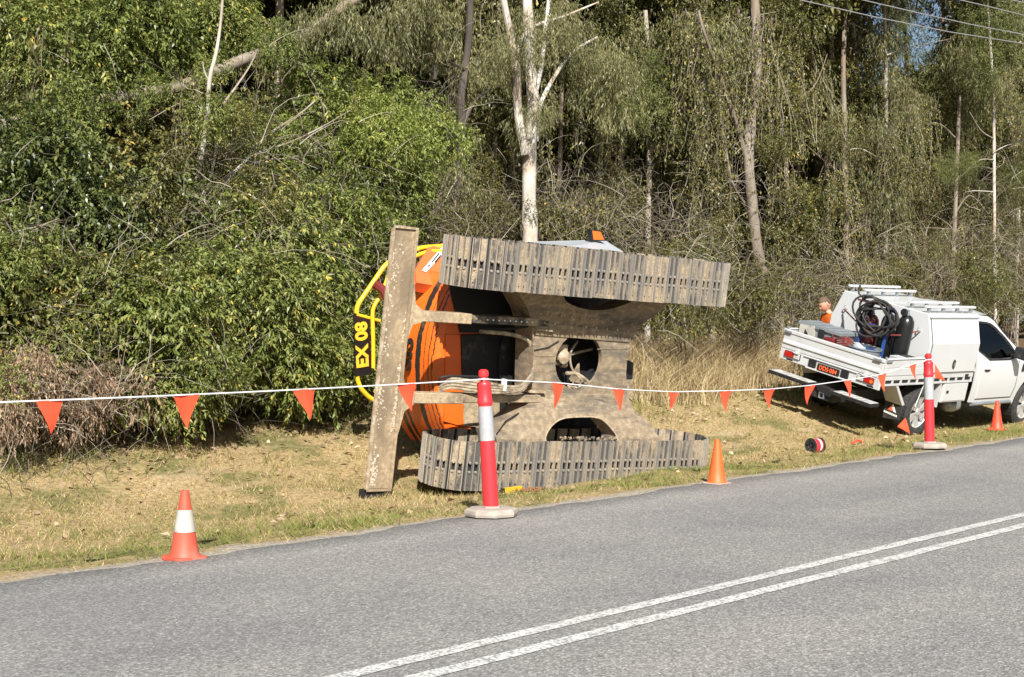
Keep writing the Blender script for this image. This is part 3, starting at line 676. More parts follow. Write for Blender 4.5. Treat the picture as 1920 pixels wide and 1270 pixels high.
# yellow handrails and the EX 08 number board
def rail(pts, r, c):
    v = [ex(x, y, c) for x, y in pts]; out = [v[0]]
    for i in range(1, len(v) - 1):
        a, b, d = v[i - 1], v[i], v[i + 1]; k = min(.08, (b - a).length * .4, (d - b).length * .4)
        p0 = b + (a - b).normalized() * k; p1 = b + (d - b).normalized() * k
        for t in (0, .33, .66, 1): out.append((p0 * (1 - t) + b * t) * (1 - t) + (b * (1 - t) + p1 * t) * t)
    out.append(v[-1]); m = MB(); m.tube(out, r, 10); return m.build('handrail', M['yellow'], exc, True)
rail([(860, 461), (790, 464), (724, 494), (669, 574), (668, 600)], .026, -2.05)
rail([(858, 470), (800, 472), (735, 498), (716, 552), (698, 578), (700, 640), (700, 690)], .022, -1.95)
rail([(668, 640), (670, 712), (676, 728), (692, 746), (720, 760)], .026, -2.05)
rail([(668, 590), (712, 602)], .018, -2.03)
q = [ex(664, 587, -2.02), ex(693, 594, -2.02), ex(697, 702, -2.02), ex(666, 706, -2.02)]
sb = MB(); sb.add([tuple(p) for p in q] + [(p.x, p.y, p.z - .02) for p in q], [(0, 1, 2, 3), (7, 6, 5, 4)] + [(i, (i + 1) % 4, 4 + (i + 1) % 4, 4 + i) for i in range(4)])
board = sb.build('number_board', M['plate_black'], exc); tag(board, 'black number board with yellow lettering EX 08')
X = (ex(676, 600, -2.02) - ex(680, 700, -2.02)).normalized(); Yv = (ex(664, 645, -2.02) - ex(694, 645, -2.02)).normalized(); Zv = X.cross(Yv).normalized(); Yv = Zv.cross(X)
text_mesh('EX 08', .205, M['sign_yellow'], 'lettering', board, basis(ex(679.5, 647, -2.013), X, Yv, Zv), .003, .0, .008, .98)
rd = MB(); rd.tube([ex(702, 532, -1.9), ex(720, 545, -1.85), ex(726, 560, -1.8)], .05, 8); rd.build('red_valve', M['red_cyl'], exc, True)
# ------------------------------------------------------------------ white work ute on the sloping verge
UT_T = Vector((5.555, 23.247, .043))
UT_M = basis(UT_T, (.7351, .678, .002), (-.6574, .7121, .2464), (.1657, -.1825, .9692))
UT_I = UT_M.inverted()
def ut(x, y, val, ax=0):
    o = UT_I @ Vector((0, 0, CAM_H)); d = UT_I.to_3x3() @ ray(x, y); k = (val - o[ax]) / d[ax]; return o + d * k
ute = thing('utility_truck', 'white tray back utility truck parked tilted on the grass verge', 'truck', UT_M)
XR, XF, ZT, ZB, ZR, HW = -1.257, 1.267, 1.242, .785, .879, .925
# wheels
def wheel(x, y, sgn):
    t = MB(); R_ = .388
    prof = [(.245, -.115), (.30, -.132), (.355, -.128), (.38, -.108), (.388, -.08), (.388, .08), (.38, .108), (.355, .128), (.30, .132), (.245, .115)]
    t.lathe(prof, 44, 1, (0, 0, 0), cap=False)
    for k in range(44):                                         # tread blocks
        a = 2 * math.pi * k / 44
        for y0, y1, o in ((-.105, -.035, 0), (-.028, .028, .5), (.035, .105, 0)):
            aa = a + o * .07; P_ = []
            for rr in (.380, .394):
                for da, yy in ((-.045, y0), (.045, y0), (.045, y1), (-.045, y1)): P_.append((rr * math.sin(aa + da), yy, rr * math.cos(aa + da)))
            t.hexa(P_)
    ty = t.build('tyre', M['tyre'], None, True)
    r = MB(); f = -sgn
    r.lathe([(.245, -.11), (.248, .11), (.235, .112), (.225, .09), (.215, -.1)], 40, 1, cap=False)
    r.lathe([(.045, .06), (.06, .085), (.05, .10)], 16, 1)
    for k in range(6):
        for da in (-.16, .16):
            a = 2 * math.pi * k / 6; P_ = []
            for (rr, wd, yy0, yy1) in ((.045, .016, .05, .09), (.235, .026, .07, .105)):
                c = (rr * math.sin(a + da * (rr / .235)), rr * math.cos(a + da * (rr / .235))); tx_, tz_ = math.cos(a), -math.sin(a)
                P_.append([(c[0] - tx_ * wd, yy0, c[1] - tz_ * wd), (c[0] + tx_ * wd, yy0, c[1] + tz_ * wd), (c[0] + tx_ * wd, yy1, c[1] + tz_ * wd), (c[0] - tx_ * wd, yy1, c[1] - tz_ * wd)])
            r.hexa(P_[0] + P_[1])
    rim_ = r.build('rim', M['alloy'], None, True)
    b = MB(); b.lathe([(.24, -.09), (.24, -.02)], 30, 1); br = b.build('brake_backing', M['dark'], None)
    w_ = ty; w_.name = 'wheel'; w_.parent = ute; w_.location = (x, y, .388)
    if sgn > 0: w_.rotation_euler = (0, 0, math.pi)
    # outward face is local +y before turning, so turn the near side
    w_.rotation_euler = (0, 0, math.pi if sgn < 0 else 0)
    rim_.parent = w_; br.parent = w_
for x in (0, 3.22):
    for y, s_ in ((-.78, -1), (.78, 1)): wheel(x, y, s_)
# chassis and underbody
c = MB(); c.box(-1.2, 4.0, -.48, -.38, .50, .66); c.box(-1.2, 4.0, .38, .48, .50, .66)
for x in (-1.0, -.3, .5, 1.2): c.box(x, x + .08, -.38, .38, .52, .62)
c.lathe([(.06, -.62), (.06, .62)], 10, 1, (0, 0, .39)); c.lathe([(.15, -.12), (.15, .12)], 12, 1, (0, 0, .39)); c.box(1.4, 3.2, -.5, .5, .34, .55)
c.lathe([(.05, -1.0), (.05, .9)], 10, 0, (0, .2, .42)); c.build('chassis', M['dark'], ute)
ex_ = MB(); ex_.lathe([(.03, .0), (.11, .06), (.125, .2), (.11, .36), (.03, .42)], 16, 0, (1.25, -.55, .36)); ex_.build('muffler', M['galv'], ute, True)
# tray: floor, side rails with slots, dropsides, tailgate
t = MB(); t.box(XR, XF, -HW + .02, HW - .02, ZR + .0, ZR + .055); t.build('tray_floor', M['checker'], ute)
for sg in (-1, 1):
    y0, y1 = (-HW, -HW + .045) if sg < 0 else (HW - .045, HW)
    r = MB(); r.box(XR + .05, XF, y0, y1, ZR - .03, ZR + .0); r.box(XR + .05, XF, y0, y1, ZR + .055, ZR + .115)
    for k in range(12): xx = XR + .05 + k * (XF - XR - .1) / 11; r.box(xx, xx + .05, y0 + .004, y1 - .004, ZR, ZR + .055)
    rail_ = r.build('tray_rail', M['white_tray'], ute)
    sl = MB(); sl.box(XR + .1, XF - .05, y0 + .012, y1 - .012, ZR + .001, ZR + .054); sl.build('rail_slots', M['dark'], rail_)
    d = MB(); x1 = -.17
    for z0, z1, o in ((ZR + .12, ZR + .235, 0), (ZR + .238, ZT, .006)): d.box(XR + .03, x1, y0 + o, y1 - o, z0, z1)
    d.box(XR + .03, x1, y0 - .006, y1 + .006, ZT, ZT + .02)
    ds = d.build('dropside', M['white_tray'], ute, bevel=.006)
    for xx in (XR + .0, x1 - .05):
        l = MB(); l.box(xx + .02, xx + .16, y0 - .016 if sg < 0 else y1 + .002, y0 - .002 if sg < 0 else y1 + .016, ZT - .03, ZT); l.lathe([(.02, 0), (.02, .03)], 10, 2, (xx + .03, (y0 + y1) / 2, ZT + .015)); l.build('latch', M['galv'], ds)
tg = MB(); tg.box(XR - .04, XR, -HW + .005, HW - .005, ZB + .175, ZB + .30); tg.box(XR - .035, XR - .002, -HW + .01, HW - .01, ZB + .30, ZT - .04)
tg.hexa([(XR - .06, -HW + .03, ZB + .255), (XR - .036, -HW + .03, ZB + .245), (XR - .036, HW - .03, ZB + .245), (XR - .06, HW - .03, ZB + .255), (XR - .055, -HW + .03, ZB + .29), (XR - .036, -HW + .03, ZB + .32), (XR - .036, HW - .03, ZB + .32), (XR - .055, HW - .03, ZB + .29)])
tg.box(XR - .048, XR + .004, -HW, HW, ZT - .04, ZT + .012)
tgo = tg.build('tailgate', M['white_tray'], ute, bevel=.006)
for yy in (-HW + .06, HW - .16):
    l = MB(); l.box(XR - .075, XR - .04, yy, yy + .11, ZT - .028, ZT - .004); l.lathe([(.022, -.02), (.022, .02)], 10, 0, (XR - .05, yy + (.0 if yy < 0 else .11), ZT - .016)); l.build('latch', M['galv'], tgo)
for yy in (-.66, .60):
    l = MB(); l.box(XR - .085, XR - .03, yy - .045, yy + .045, ZB + .150, ZB + .172); l.box(XR - .075, XR - .035, yy - .02, yy + .02, ZB + .17, ZB + .23); l.build('hinge', M['white_tray'], tgo)
# light bar under the tailgate
lb = MB(); lb.box(XR - .035, XR + .0, -HW, HW, ZB, ZB + .17); lb.box(XR - .055, XR - .036, -.52, .47, ZB + .145, ZB + .168); lb.box(XR - .06, XR - .036, -.42, .40, ZB - .015, ZB + .012)
lbo = lb.build('light_bar', M['white_tray'], ute, bevel=.006)
def lens(y0, y1, z0, z1, mat_, name, d=.03):
    m = MB(); m.box(XR - .036 - d, XR - .034, y0, y1, z0, z1); return m.build(name, M[mat_], lbo, bevel=.006)
for sg in (1, -1):
    a, b = (.655, .825) if sg > 0 else (-.825, -.655)
    h_ = lens(min(a, b) - .13 * (sg > 0), max(a, b) + .13 * (sg < 0), ZB + .055, ZB + .155, 'black', 'lamp_housing', .012); 
    r_ = MB(); r_.box(XR - .062, XR - .047, a, b, ZB + .064, ZB + .146); r_.build('red_lens', M['red_lens'], h_, bevel=.004)
    y0 = .535 if sg > 0 else -.645
    r_ = MB(); r_.box(XR - .062, XR - .047, y0, y0 + .11, ZB + .064, ZB + .146); r_.build('clear_lens', M['clear_lens'], h_, bevel=.004)
    if sg < 0:
        r_ = MB(); r_.lathe([(.03, .0), (.02, .012)], 14, 0, (XR - .066, -.79, ZB + .10)); r_.build('amber_lens', M['amber_lens'], h_)
    lens(.22 if sg > 0 else -.38, .35 if sg > 0 else -.25, ZB + .025, ZB + .15, 'black', 'work_lamp', .03)
    lens(.66 if sg > 0 else -.83, .78 if sg > 0 else -.71, ZB + .012, ZB + .035, 'dark', 'rail_slot', .003)
pl = lens(-.215, .185, ZB - .0, ZB + .115, 'plate_black', 'number_plate', .024)
text_mesh('DDS·004', .098, M['plate_red'], 'lettering', pl, basis(Vector((XR - .0625, -.015, ZB + .058)), (0, -1, 0), (0, 0, 1), (-1, 0, 0)), .002, 0, .002, .90)
# rear step bumper with tread plate and tow hitch
for a, b in (((-1.02, -.34)), ((.10, .86))):
    s_ = MB(); s_.box(-1.57, -1.34, a, b, .565, .62); st = s_.build('bumper_step', M['black'], ute, bevel=.01)
    s_ = MB(); s_.box(-1.562, -1.345, a + .01, b - .01, .6205, .624)
    k = 0
    for xx in np.arange(-1.55, -1.36, .035):
        for yy in np.arange(a + .02, b - .04, .045):
            k += 1; o = .02 if k % 2 else 0
            s_.hexa([(xx + o * .4, yy, .624), (xx + .012 + o * .4, yy + .002, .624), (xx + .02 - o * .4, yy + .034, .624), (xx + .008 - o * .4, yy + .034, .624), (xx + .002 + o * .4, yy + .004, .629), (xx + .01 + o * .4, yy + .004, .629), (xx + .018 - o * .4, yy + .03, .629), (xx + .01 - o * .4, yy + .03, .629)])
    s_.build('tread_plate', M['checker'], st)
h = MB(); h.box(-1.46, -1.1, -.30, .10, .42, .56); h.hexa([(-1.5, -.36, .50), (-1.36, -.36, .50), (-1.36, -.08, .50), (-1.5, -.08, .50), (-1.5, -.36, .60), (-1.36, -.36, .60), (-1.36, .06, .64), (-1.5, .06, .64)]); hb = h.build('tow_bar', M['black'], ute, bevel=.01)
h = MB()
for y0, y1, z0, z1 in ((-.16, -.15, .44, .53), (-.08, -.07, .44, .53), (-.16, -.07, .44, .45), (-.16, -.07, .52, .53)): h.box(-1.50, -1.46, y0, y1, z0, z1)
h.build('hitch_receiver', M['galv'], hb)
# mudguard, mud flap with triangular emblem
for sg in (-1, 1):
    y0, y1 = sorted((sg * .62, sg * .925))
    g = MB(); g.hexa([(-.86, y0, .86), (-.80, y0, .86), (-.80, y1, .86), (-.86, y1, .86), (-.56, y0, .52), (-.50, y0, .54), (-.50, y1, .54), (-.56, y1, .52)])
    g.hexa([(-.86, y0, .84), (-.34, y0, .85), (-.34, y0 + .012, .85), (-.86, y0 + .012, .84), (-.86, y0, .86), (-.34, y0, .868), (-.34, y0 + .012, .868), (-.86, y0 + .012, .86)])
    gu = g.build('mudguard', M['white_tray'], ute, bevel=.006)
    f = MB(); f.hexa([(-.55, y0 + .01, .29), (-.53, y0 + .01, .29), (-.53, y1, .25), (-.55, y1, .25), (-.56, y0, .54), (-.54, y0, .54), (-.54, y1, .55), (-.56, y1, .55)])
    fl = f.build('mud_flap', M['tyre'], ute, bevel=.006)
    if sg < 0:
        e = MB(); yy = -.77; e.add([(-.560, yy + .075, .40), (-.560, yy - .005, .40), (-.561, yy + .01, .51)], [(0, 1, 2)]); e.build('emblem', M['plate_red'], fl)
        e = MB(); e.add([(-.561, yy - .02, .40), (-.561, yy - .075, .39), (-.562, yy - .0, .51), (-.562, yy + .02, .475)], [(0, 1, 2, 3)]); e.build('emblem', M['white_print'], fl)
        e = MB()
        for k in range(9): e.box(-.563, -.559, yy + .115 - k * .027, yy + .133 - k * .027, .345 - k * .002, .375 - k * .002)
        e.build('emblem_print', M['white_print'], fl)
# canopy box with slanted upper sides
XC, ZK, ZC, YC = -.156, 1.471, 1.906, .776
prof = [(-HW, ZR + .12), (-HW, ZK), (-YC, ZC), (YC, ZC), (HW, ZK), (HW, ZR + .12)]
c = MB(); c.prism(prof, XC, XF, (1, 2, 0)); can = c.build('canopy', M['white'], ute, bevel=.012); tag(can, 'white half canopy with slanted upper side doors')
for sg in (-1, 1):
    d = MB(); yb = sg * (HW + .012); d.hexa([(XC + .05, sg * HW, ZR + .15), (XF - .03, sg * HW, ZR + .15), (XF - .03, yb, ZR + .15), (XC + .05, yb, ZR + .15), (XC + .05, sg * HW, ZK), (XF - .03, sg * HW, ZK), (XF - .03, yb, ZK), (XC + .05, yb, ZK)])
    d.hexa([(XC + .05, sg * HW, ZK + .001), (XF - .03, sg * HW, ZK + .001), (XF - .03, yb, ZK + .001), (XC + .05, yb, ZK + .001), (XC + .05, sg * (YC + .02), ZC - .06), (XF - .03, sg * (YC + .02), ZC - .06), (XF - .03, sg * (YC + .034), ZC - .055), (XC + .05, sg * (YC + .034), ZC - .055)])
    do = d.build('canopy_door', M['white'], can)
    for a_, b_ in (((XC + .045, HW, ZR + .15), (XC + .045, HW, ZK)), ((XC + .045, HW, ZK), (XC + .045, YC + .02, ZC - .06)), ((XF - .025, HW, ZR + .15), (XF - .025, HW, ZK)), ((XF - .025, HW, ZK), (XF - .025, YC + .02, ZC - .06)), ((XC + .045, HW, ZR + .145), (XF - .025, HW, ZR + .145))):
        k_ = MB(); k_.tube([(a_[0], sg * (a_[1] + .003), a_[2]), (b_[0], sg * (b_[1] + .003), b_[2])], .006, 4); k_.build('door_seal', M['black'], do)
    e = MB(); e.hexa([(XC + .02, sg * (YC + .0), ZC - .045), (XF, sg * (YC), ZC - .045), (XF, sg * (YC + .05), ZC - .06), (XC + .02, sg * (YC + .05), ZC - .06), (XC + .02, sg * YC, ZC - .03), (XF, sg * YC, ZC - .03), (XF, sg * (YC + .055), ZC - .045), (XC + .02, sg * (YC + .055), ZC - .045)]); e.build('rain_gutter', M['cab_grey'], can)
    h = MB(); h.lathe([(.075, 0), (.07, .012)], 18, 1, (0, 0, 0)); hh = h.build('door_lock', M['black'], do); hh.matrix_local = Matrix.Translation((.60, sg * (HW + .012), 1.15)) @ Matrix.Diagonal((.55, sg, 1, 1))
    h = MB(); h.box(-.016, .016, .012, .022, -.03, .03); h2 = h.build('lock_handle', M['galv'], do); h2.matrix_local = Matrix.Translation((.60, sg * (HW + .012), 1.15)) @ Matrix.Diagonal((1, sg, 1, 1))
for y0 in (-.70, -.40, .40, .70):                                             # rack rails on the canopy roof
    for z0 in (ZC + .075,):
        r = MB(); r.box(XC + .0, XF - .02, y0 - .03, y0 + .03, z0, z0 + .035); ra = r.build('roof_rail', M['white'], can, bevel=.006)
        for k in range(4): p_ = MB(); xx = XC + .08 + k * .40; p_.box(xx, xx + .05, y0 - .02, y0 + .02, ZC - .002, z0); p_.build('rail_foot', M['galv'], ra)
rp = MB(); rp.box(XC - .004, XC - .001, .36, .50, ZC - .09, ZC - .065); rp.build('red_print', M['red_strap'], can)
for yy, zz in ((.66, 1.63), (-.70, 1.62)):
    hk = MB(); hk.lathe([(.012, -.05), (.012, 0)], 8, 0, (XC, yy, zz)); hk.tube([(XC - .05, yy, zz), (XC - .06, yy + .02, zz + .03), (XC - .05, yy + .01, zz + .06)], .008, 6); hk.build('tie_hook', M['galv'], can)
# side tool box and guard under the tray
b = MB(); b.box(.50, 1.22, -.91, -.55, .53, .845); tb = b.build('side_tool_box', M['white'], ute, bevel=.01)
b = MB(); b.box(.53, 1.19, -.918, -.908, .55, .83); b.build('tool_box_door', M['white'], tb, bevel=.004)
b = MB(); b.box(.60, .66, -.926, -.916, .68, .72); b.build('tool_box_lock', M['black'], tb)
b = MB(); b.box(.40, .43, -.915, -.62, .46, .86); b.build('mudguard', M['white_tray'], ute)
mk = MB(); mk.box(1.03, 1.13, -HW - .004, -HW + .003, ZR + .06, ZR + .10); mk.build('side_marker', M['black'], ute)
# cab: side skins cut in the x,z plane, curved in y
def skin_y(z):
    if z < 1.10: return .905 + .02 * math.sin(max(0, min(1, (z - .45) / .65)) * math.pi)
    return .905 - .36 * (z - 1.10) / .78 * (.35 + .65 * min(1, (z - 1.1) / .5))
def side_panel(name, outer, holes, parent, mat_, sg, off=0, thick=.03):
    bm = tess([outer] + holes, lambda a, b: (a, 0, b))
    for zz in np.arange(.4, 1.9, .07): bmesh.ops.bisect_plane(bm, geom=bm.verts[:] + bm.edges[:] + bm.faces[:], plane_co=(0, 0, zz), plane_no=(0, 0, 1))
    e = bmesh.ops.extrude_face_region(bm, geom=bm.faces[:]); ev = set(g for g in e['geom'] if isinstance(g, bmesh.types.BMVert))
    for v in bm.verts: v.co.y = sg * (skin_y(v.co.z) + off - (thick if v in ev else 0))
    bmesh.ops.recalc_face_normals(bm, faces=bm.faces)
    me = bpy.data.meshes.new(name); bm.to_mesh(me); bm.free(); me.materials.append(mat_)
    for p_ in me.polygons: p_.use_smooth = True
    try: me.set_sharp_from_angle(angle=math.radians(35))
    except Exception: pass
    return link(name, me, parent)
arch = [(3.22 + .47 * math.cos(a), .42 + .47 * math.sin(a)) for a in np.linspace(math.pi, 0, 15)]
win = smooth_poly([(1.46, 1.20), (2.62, 1.20), (2.62, 1.24), (2.36, 1.47), (2.05, 1.68), (1.80, 1.72), (1.46, 1.72)], 1)
side = [(1.36, .50), (2.70, .47), (2.75, .42)] + arch + [(3.72, .45), (4.10, .55), (4.16, .90), (4.05, 1.06), (3.3, 1.17), (2.86, 1.20), (2.42, 1.50), (2.12, 1.75), (1.95, 1.82), (1.60, 1.84), (1.38, 1.80)]
cab = None
for sg in (-1, 1):
    s_ = side_panel('cab_side', side, [win], ute, M['white'], sg)
    g_ = side_panel('side_window', [(1.44, 1.18), (2.66, 1.18), (2.38, 1.49), (2.07, 1.70), (1.80, 1.74), (1.44, 1.74)], [], s_, M['side_glass'], sg, -.018, .006)
    fr = side_panel('window_frame', [(x, z) for x, z in smooth_poly([(1.43, 1.17), (2.70, 1.17), (2.38, 1.50), (2.07, 1.71), (1.80, 1.75), (1.43, 1.75)], 1)], [win], s_, M['black'], sg, .003, .02)
    dr = side_panel('door', [(1.52, .56), (2.60, .56), (2.66, .75), (2.66, 1.165), (1.50, 1.165)], [], ute, M['white'], sg, .009, .012)
    gp_ = [(1.505, .55), (2.615, .55), (2.675, .75), (2.675, 1.16)]
    for a_, b_ in zip(gp_[:-1], gp_[1:]):
        k_ = MB(); k_.tube([(a_[0], sg * (skin_y(a_[1]) + .004), a_[1]), ((a_[0] + b_[0]) / 2, sg * (skin_y((a_[1] + b_[1]) / 2) + .004), (a_[1] + b_[1]) / 2), (b_[0], sg * (skin_y(b_[1]) + .004), b_[1])], .006, 4); k_.build('door_gap', M['black'], dr)
    h_ = MB(); h_.box(1.58, 1.76, sg * .945 - .012, sg * .945 + .012, 1.04, 1.065); h_.build('door_handle', M['white'], dr, bevel=.008)
    h_ = MB(); h_.lathe([(.055, 0), (.045, .003)], 14, 1, (0, 0, 0)); o = h_.build('handle_recess', M['black'], dr); o.matrix_local = Matrix.Translation((1.67, sg * .936, 1.035)) @ Matrix.Diagonal((1.3, sg, .6, 1))
    m_ = MB(); yy = sg * 1.04; m_.hexa([(2.36, yy - .11, 1.22), (2.48, yy - .11, 1.22), (2.48, yy + .11, 1.23), (2.36, yy + .11, 1.23), (2.37, yy - .11, 1.42), (2.46, yy - .11, 1.42), (2.46, yy + .11, 1.41), (2.37, yy + .11, 1.41)])
    m_.box(2.40, 2.46, min(sg * .86, sg * .95), max(sg * .86, sg * .95), 1.22, 1.27)
    m_.build('side_mirror', M['black'], ute, bevel=.03)
    v_ = MB(); v_.hexa([(2.78, sg * .918, .98), (3.02, sg * .925, 1.02), (3.02, sg * .94, 1.02), (2.78, sg * .935, .98), (2.80, sg * .918, 1.12), (2.98, sg * .925, 1.13), (2.98, sg * .94, 1.13), (2.80, sg * .935, 1.12)]); v_.build('fender_vent', M['black'], ute, bevel=.004)
    st_ = MB(); st_.lathe([(.035, 1.45), (.035, 2.65)], 10, 0, (0, sg * .90, .47)); st_.build('side_step', M['galv'], ute, True)
rf = MB()
rows = [(1.36, 1.0), (1.37, 1.79), (1.60, 1.845), (1.95, 1.84), (2.12, 1.77), (2.42, 1.52), (2.86, 1.215), (3.3, 1.19), (4.05, 1.08), (4.18, .9), (4.14, .5)]
V = []; K = 9
for x, z in rows:
    hw = skin_y(min(z, 1.86)) - .012
    for j in range(K): q = -1 + 2 * j / (K - 1); V.append((x, hw * q, z + .03 * (1 - q * q)))
rf.add(V, [(i * K + j, i * K + j + 1, (i + 1) * K + j + 1, (i + 1) * K + j) for i in range(len(rows) - 1) for j in range(K - 1)])
rf.build('cab_shell', M['white'], ute, True)
ws = MB(); hw0, hw1 = skin_y(1.74) - .07, skin_y(1.25) - .07
ws.add([(2.16, -hw0, 1.79), (2.16, hw0, 1.79), (2.80, hw1, 1.295), (2.80, -hw1, 1.295)], [(0, 1, 2, 3)]); ws.build('windscreen', M['glass'], ute)
hl = MB()
for sg in (-1, 1): hl.box(4.0, 4.19, sg * .72 - .16, sg * .72 + .16, .86, 1.0)
for k, sg in enumerate((-1, 1)):
    h_ = MB(); h_.box(3.95, 4.20, sg * .72 - .16, sg * .72 + .16, .86, 1.0); h_.build('headlight', M['clear_lens'], ute, bevel=.03)
fb = MB(); fb.box(4.05, 4.28, -.88, .88, .40, .75); fb.build('front_bumper', M['white'], ute, bevel=.06)
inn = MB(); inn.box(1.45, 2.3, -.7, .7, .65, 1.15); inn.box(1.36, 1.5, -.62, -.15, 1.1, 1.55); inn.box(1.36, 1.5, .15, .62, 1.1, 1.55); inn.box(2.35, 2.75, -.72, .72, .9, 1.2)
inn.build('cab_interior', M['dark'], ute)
sw_ = MB(); sw_.tube([(2.22 + .06 * math.sin(a), -.38 + .18 * math.cos(a), 1.22 + .17 * math.sin(a)) for a in np.linspace(0, 6.283, 20)], .016, 6); sw_.build('steering_wheel', M['black'], ute, True)

# ---- load on the tray: every item its own thing
def on_tray(name, label, cat, x, y, group=None, rz=0):
    return thing(name, label, cat, UT_M @ Matrix.Translation((x, y, ZR + .056)) @ Matrix.Rotation(rz, 4, 'Z'), group)
def cylinder(x, y, r, h, mat_, label):
    t_ = on_tray('gas_cylinder', label, 'gas cylinder', x, y)
    b = MB(); b.lathe([(r * .9, 0), (r, .03), (r, h * .8), (r * .92, h * .87), (r * .6, h * .94), (r * .3, h * .965)], 28); b.build('shell', M[mat_], t_, True)
    v = MB(); v.lathe([(.028, h * .96), (.028, h * 1.0), (.016, h * 1.01), (.016, h * 1.05)], 12); v.lathe([(.02, 0), (.02, .07)], 8, 1, (0, 0, h * .99)); v.build('valve', M['galv'], t_, True)
    g = MB(); g.lathe([(.055, 0), (.06, .01), (.06, .03), (.05, .035)], 16, 0, (-.10, .02, h * 1.0)); g.build('gauge', M['black'], t_, True)
cylinder(-.34, -.545, .125, .93, 'black_cyl', 'tall black gas cylinder on the truck tray beside the canopy')
cylinder(-.36, -.26, .11, .88, 'black_cyl', 'black gas cylinder tied between the maroon cylinder and the blue trolley post')
cylinder(-.42, .0, .115, .80, 'red_cyl', 'maroon gas cylinder strapped upright on the truck tray')
tr_ = on_tray('cylinder_trolley', 'blue steel gas cylinder trolley standing on the truck tray', 'trolley', -.56, -.16)
for y in (-.22, .22):
    b = MB(); b.box(-.02, .02, y - .018, y + .018, 0.05, .98); b.build('trolley_post', M['blue'], tr_)
    b = MB(); b.lathe([(.10, -.025), (.10, .025)], 18, 1, (0, y * 1.25, .10)); b.build('trolley_wheel', M['tyre'], tr_, True)
for z in (.25, .62, .95):
    b = MB(); b.box(-.015, .015, -.22, .22, z, z + .03); b.build('trolley_rung', M['blue'] if z < .9 else M['red_strap'], tr_)
# coil of hose draped over the cylinders
hc = MB(); pts = []
for k in range(300):
    a = k * .21; rr = .23 + .06 * math.sin(k * .37) + .04 * math.sin(k * .11)
    pts.append((-.62 + .06 * math.sin(k * .23) - .02, -.20 + 1.25 * rr * math.cos(a) + .03 * math.sin(k * .5), .78 + .95 * rr * math.sin(a) + .03 * math.cos(k * .31)))
t_ = thing('hose_coil', 'tangled coil of black welding hose hung over the gas cylinders', 'hose', UT_M @ Matrix.Translation((0, 0, ZR + .056)))
hc.tube(pts, .016, 6); hc.build('coil', M['tyre'], t_, True)
hc = MB(); hc.tube([(-.6, -.05, .9), (-.62, .1, 1.0), (-.62, .2, 1.05), (-.6, .22, 1.18)], .016, 6); hc.build('hose_end', M['tyre'], t_, True)
# straps
st = MB(); st.tube([(XC - .06, .66, 1.62 - .0), (-.45, .25, 1.53), (-.58, .0, 1.47), (-.58, -.25, 1.45), (-.48, -.56, 1.52), (XC - .05, -.70, 1.62)], .012, 5)
so = thing('tie_strap', 'red tie strap running across the gas cylinders to the canopy hooks', 'strap', UT_M); st.build('webbing', M['red_strap'], so)
rk = MB(); rk.box(-.61, -.57, -.34, -.22, 1.43, 1.48); rk.build('ratchet', M['galv'], so)
# galvanised tub
t_ = on_tray('metal_tub', 'round galvanised tub on the truck tray near the tailgate', 'tub', -.80, -.20)
b = MB(); b.lathe([(.24, .0), (.27, .30), (.285, .31), (.285, .325), (.265, .325), (.25, .29), (.22, .02)], 32, cap=False); b.lathe([(.0005, .22), (.255, .22)], 32, cap=False); b.build('tub_wall', M['galv'], t_, True)
b = MB(); b.tube([(0, -.28, .2), (-.02, -.32, .22), (0.02, -.32, .24), (.04, -.28, .24)], .008, 6); b.build('tub_handle', M['galv'], t_)
# tool box with ribbed grey lid
t_ = on_tray('tool_chest', 'long tool chest with ribbed grey lid on the truck tray', 'tool chest', -.80, .50)
b = MB(); b.box(-.20, .20, -.38, .36, .14, .40); b.build('chest_body', M['galv'], t_, bevel=.01)
b = MB(); b.box(-.23, .23, -.42, .39, .40, .455)
for k in range(4): y = -.34 + k * .19; b.box(-.2, .2, y, y + .10, .455, .468)
b.build('lid', M['grey_lid'], t_, bevel=.012)
b = MB(); b.box(-.235, -.215, -.12, -.02, .30, .42); b.build('clasp', M['dark'], t_)
t_ = on_tray('tool_stand', 'upright pale steel bracket beside the grey lidded chest', 'bracket', -1.02, .70)
b = MB(); b.prism([(-.15, .0), (.15, .0), (.14, .41), (-.13, .44)], -.02, .02, (1, 2, 0)); b.build('bracket_plate', M['reflective_old'], t_)
b = MB(); b.prism([(-.05, .25), (.05, .20), (.03, .36), (-.03, .30)], -.022, -.018, (1, 2, 0)); b.build('bracket_slot', M['dark'], t_)
t_ = on_tray('fuel_can', 'red fuel can behind the tailgate', 'fuel can', -1.0, .24)
b = MB(); b.box(-.09, .09, -.10, .10, .0, .34); b.build('can_body', M['red_cyl'], t_, bevel=.03); b = MB(); b.tube([(-.05, -.05, .34), (-.05, -.03, .39), (.05, .03, .39), (.05, .05, .34)], .012, 6); b.build('can_handle', M['red_cyl'], t_)
t_ = on_tray('cable_bundle', 'bundle of brown and red cables in the tray', 'cable', -.98, .02)
b = MB(); b.tube([(.12 * math.cos(k * .5) , .14 * math.sin(k * .5), .22 + .012 * k * .25 + .03 * math.sin(k)) for k in range(60)], .012, 5); b.build('cable', M['red_strap'], t_, True)
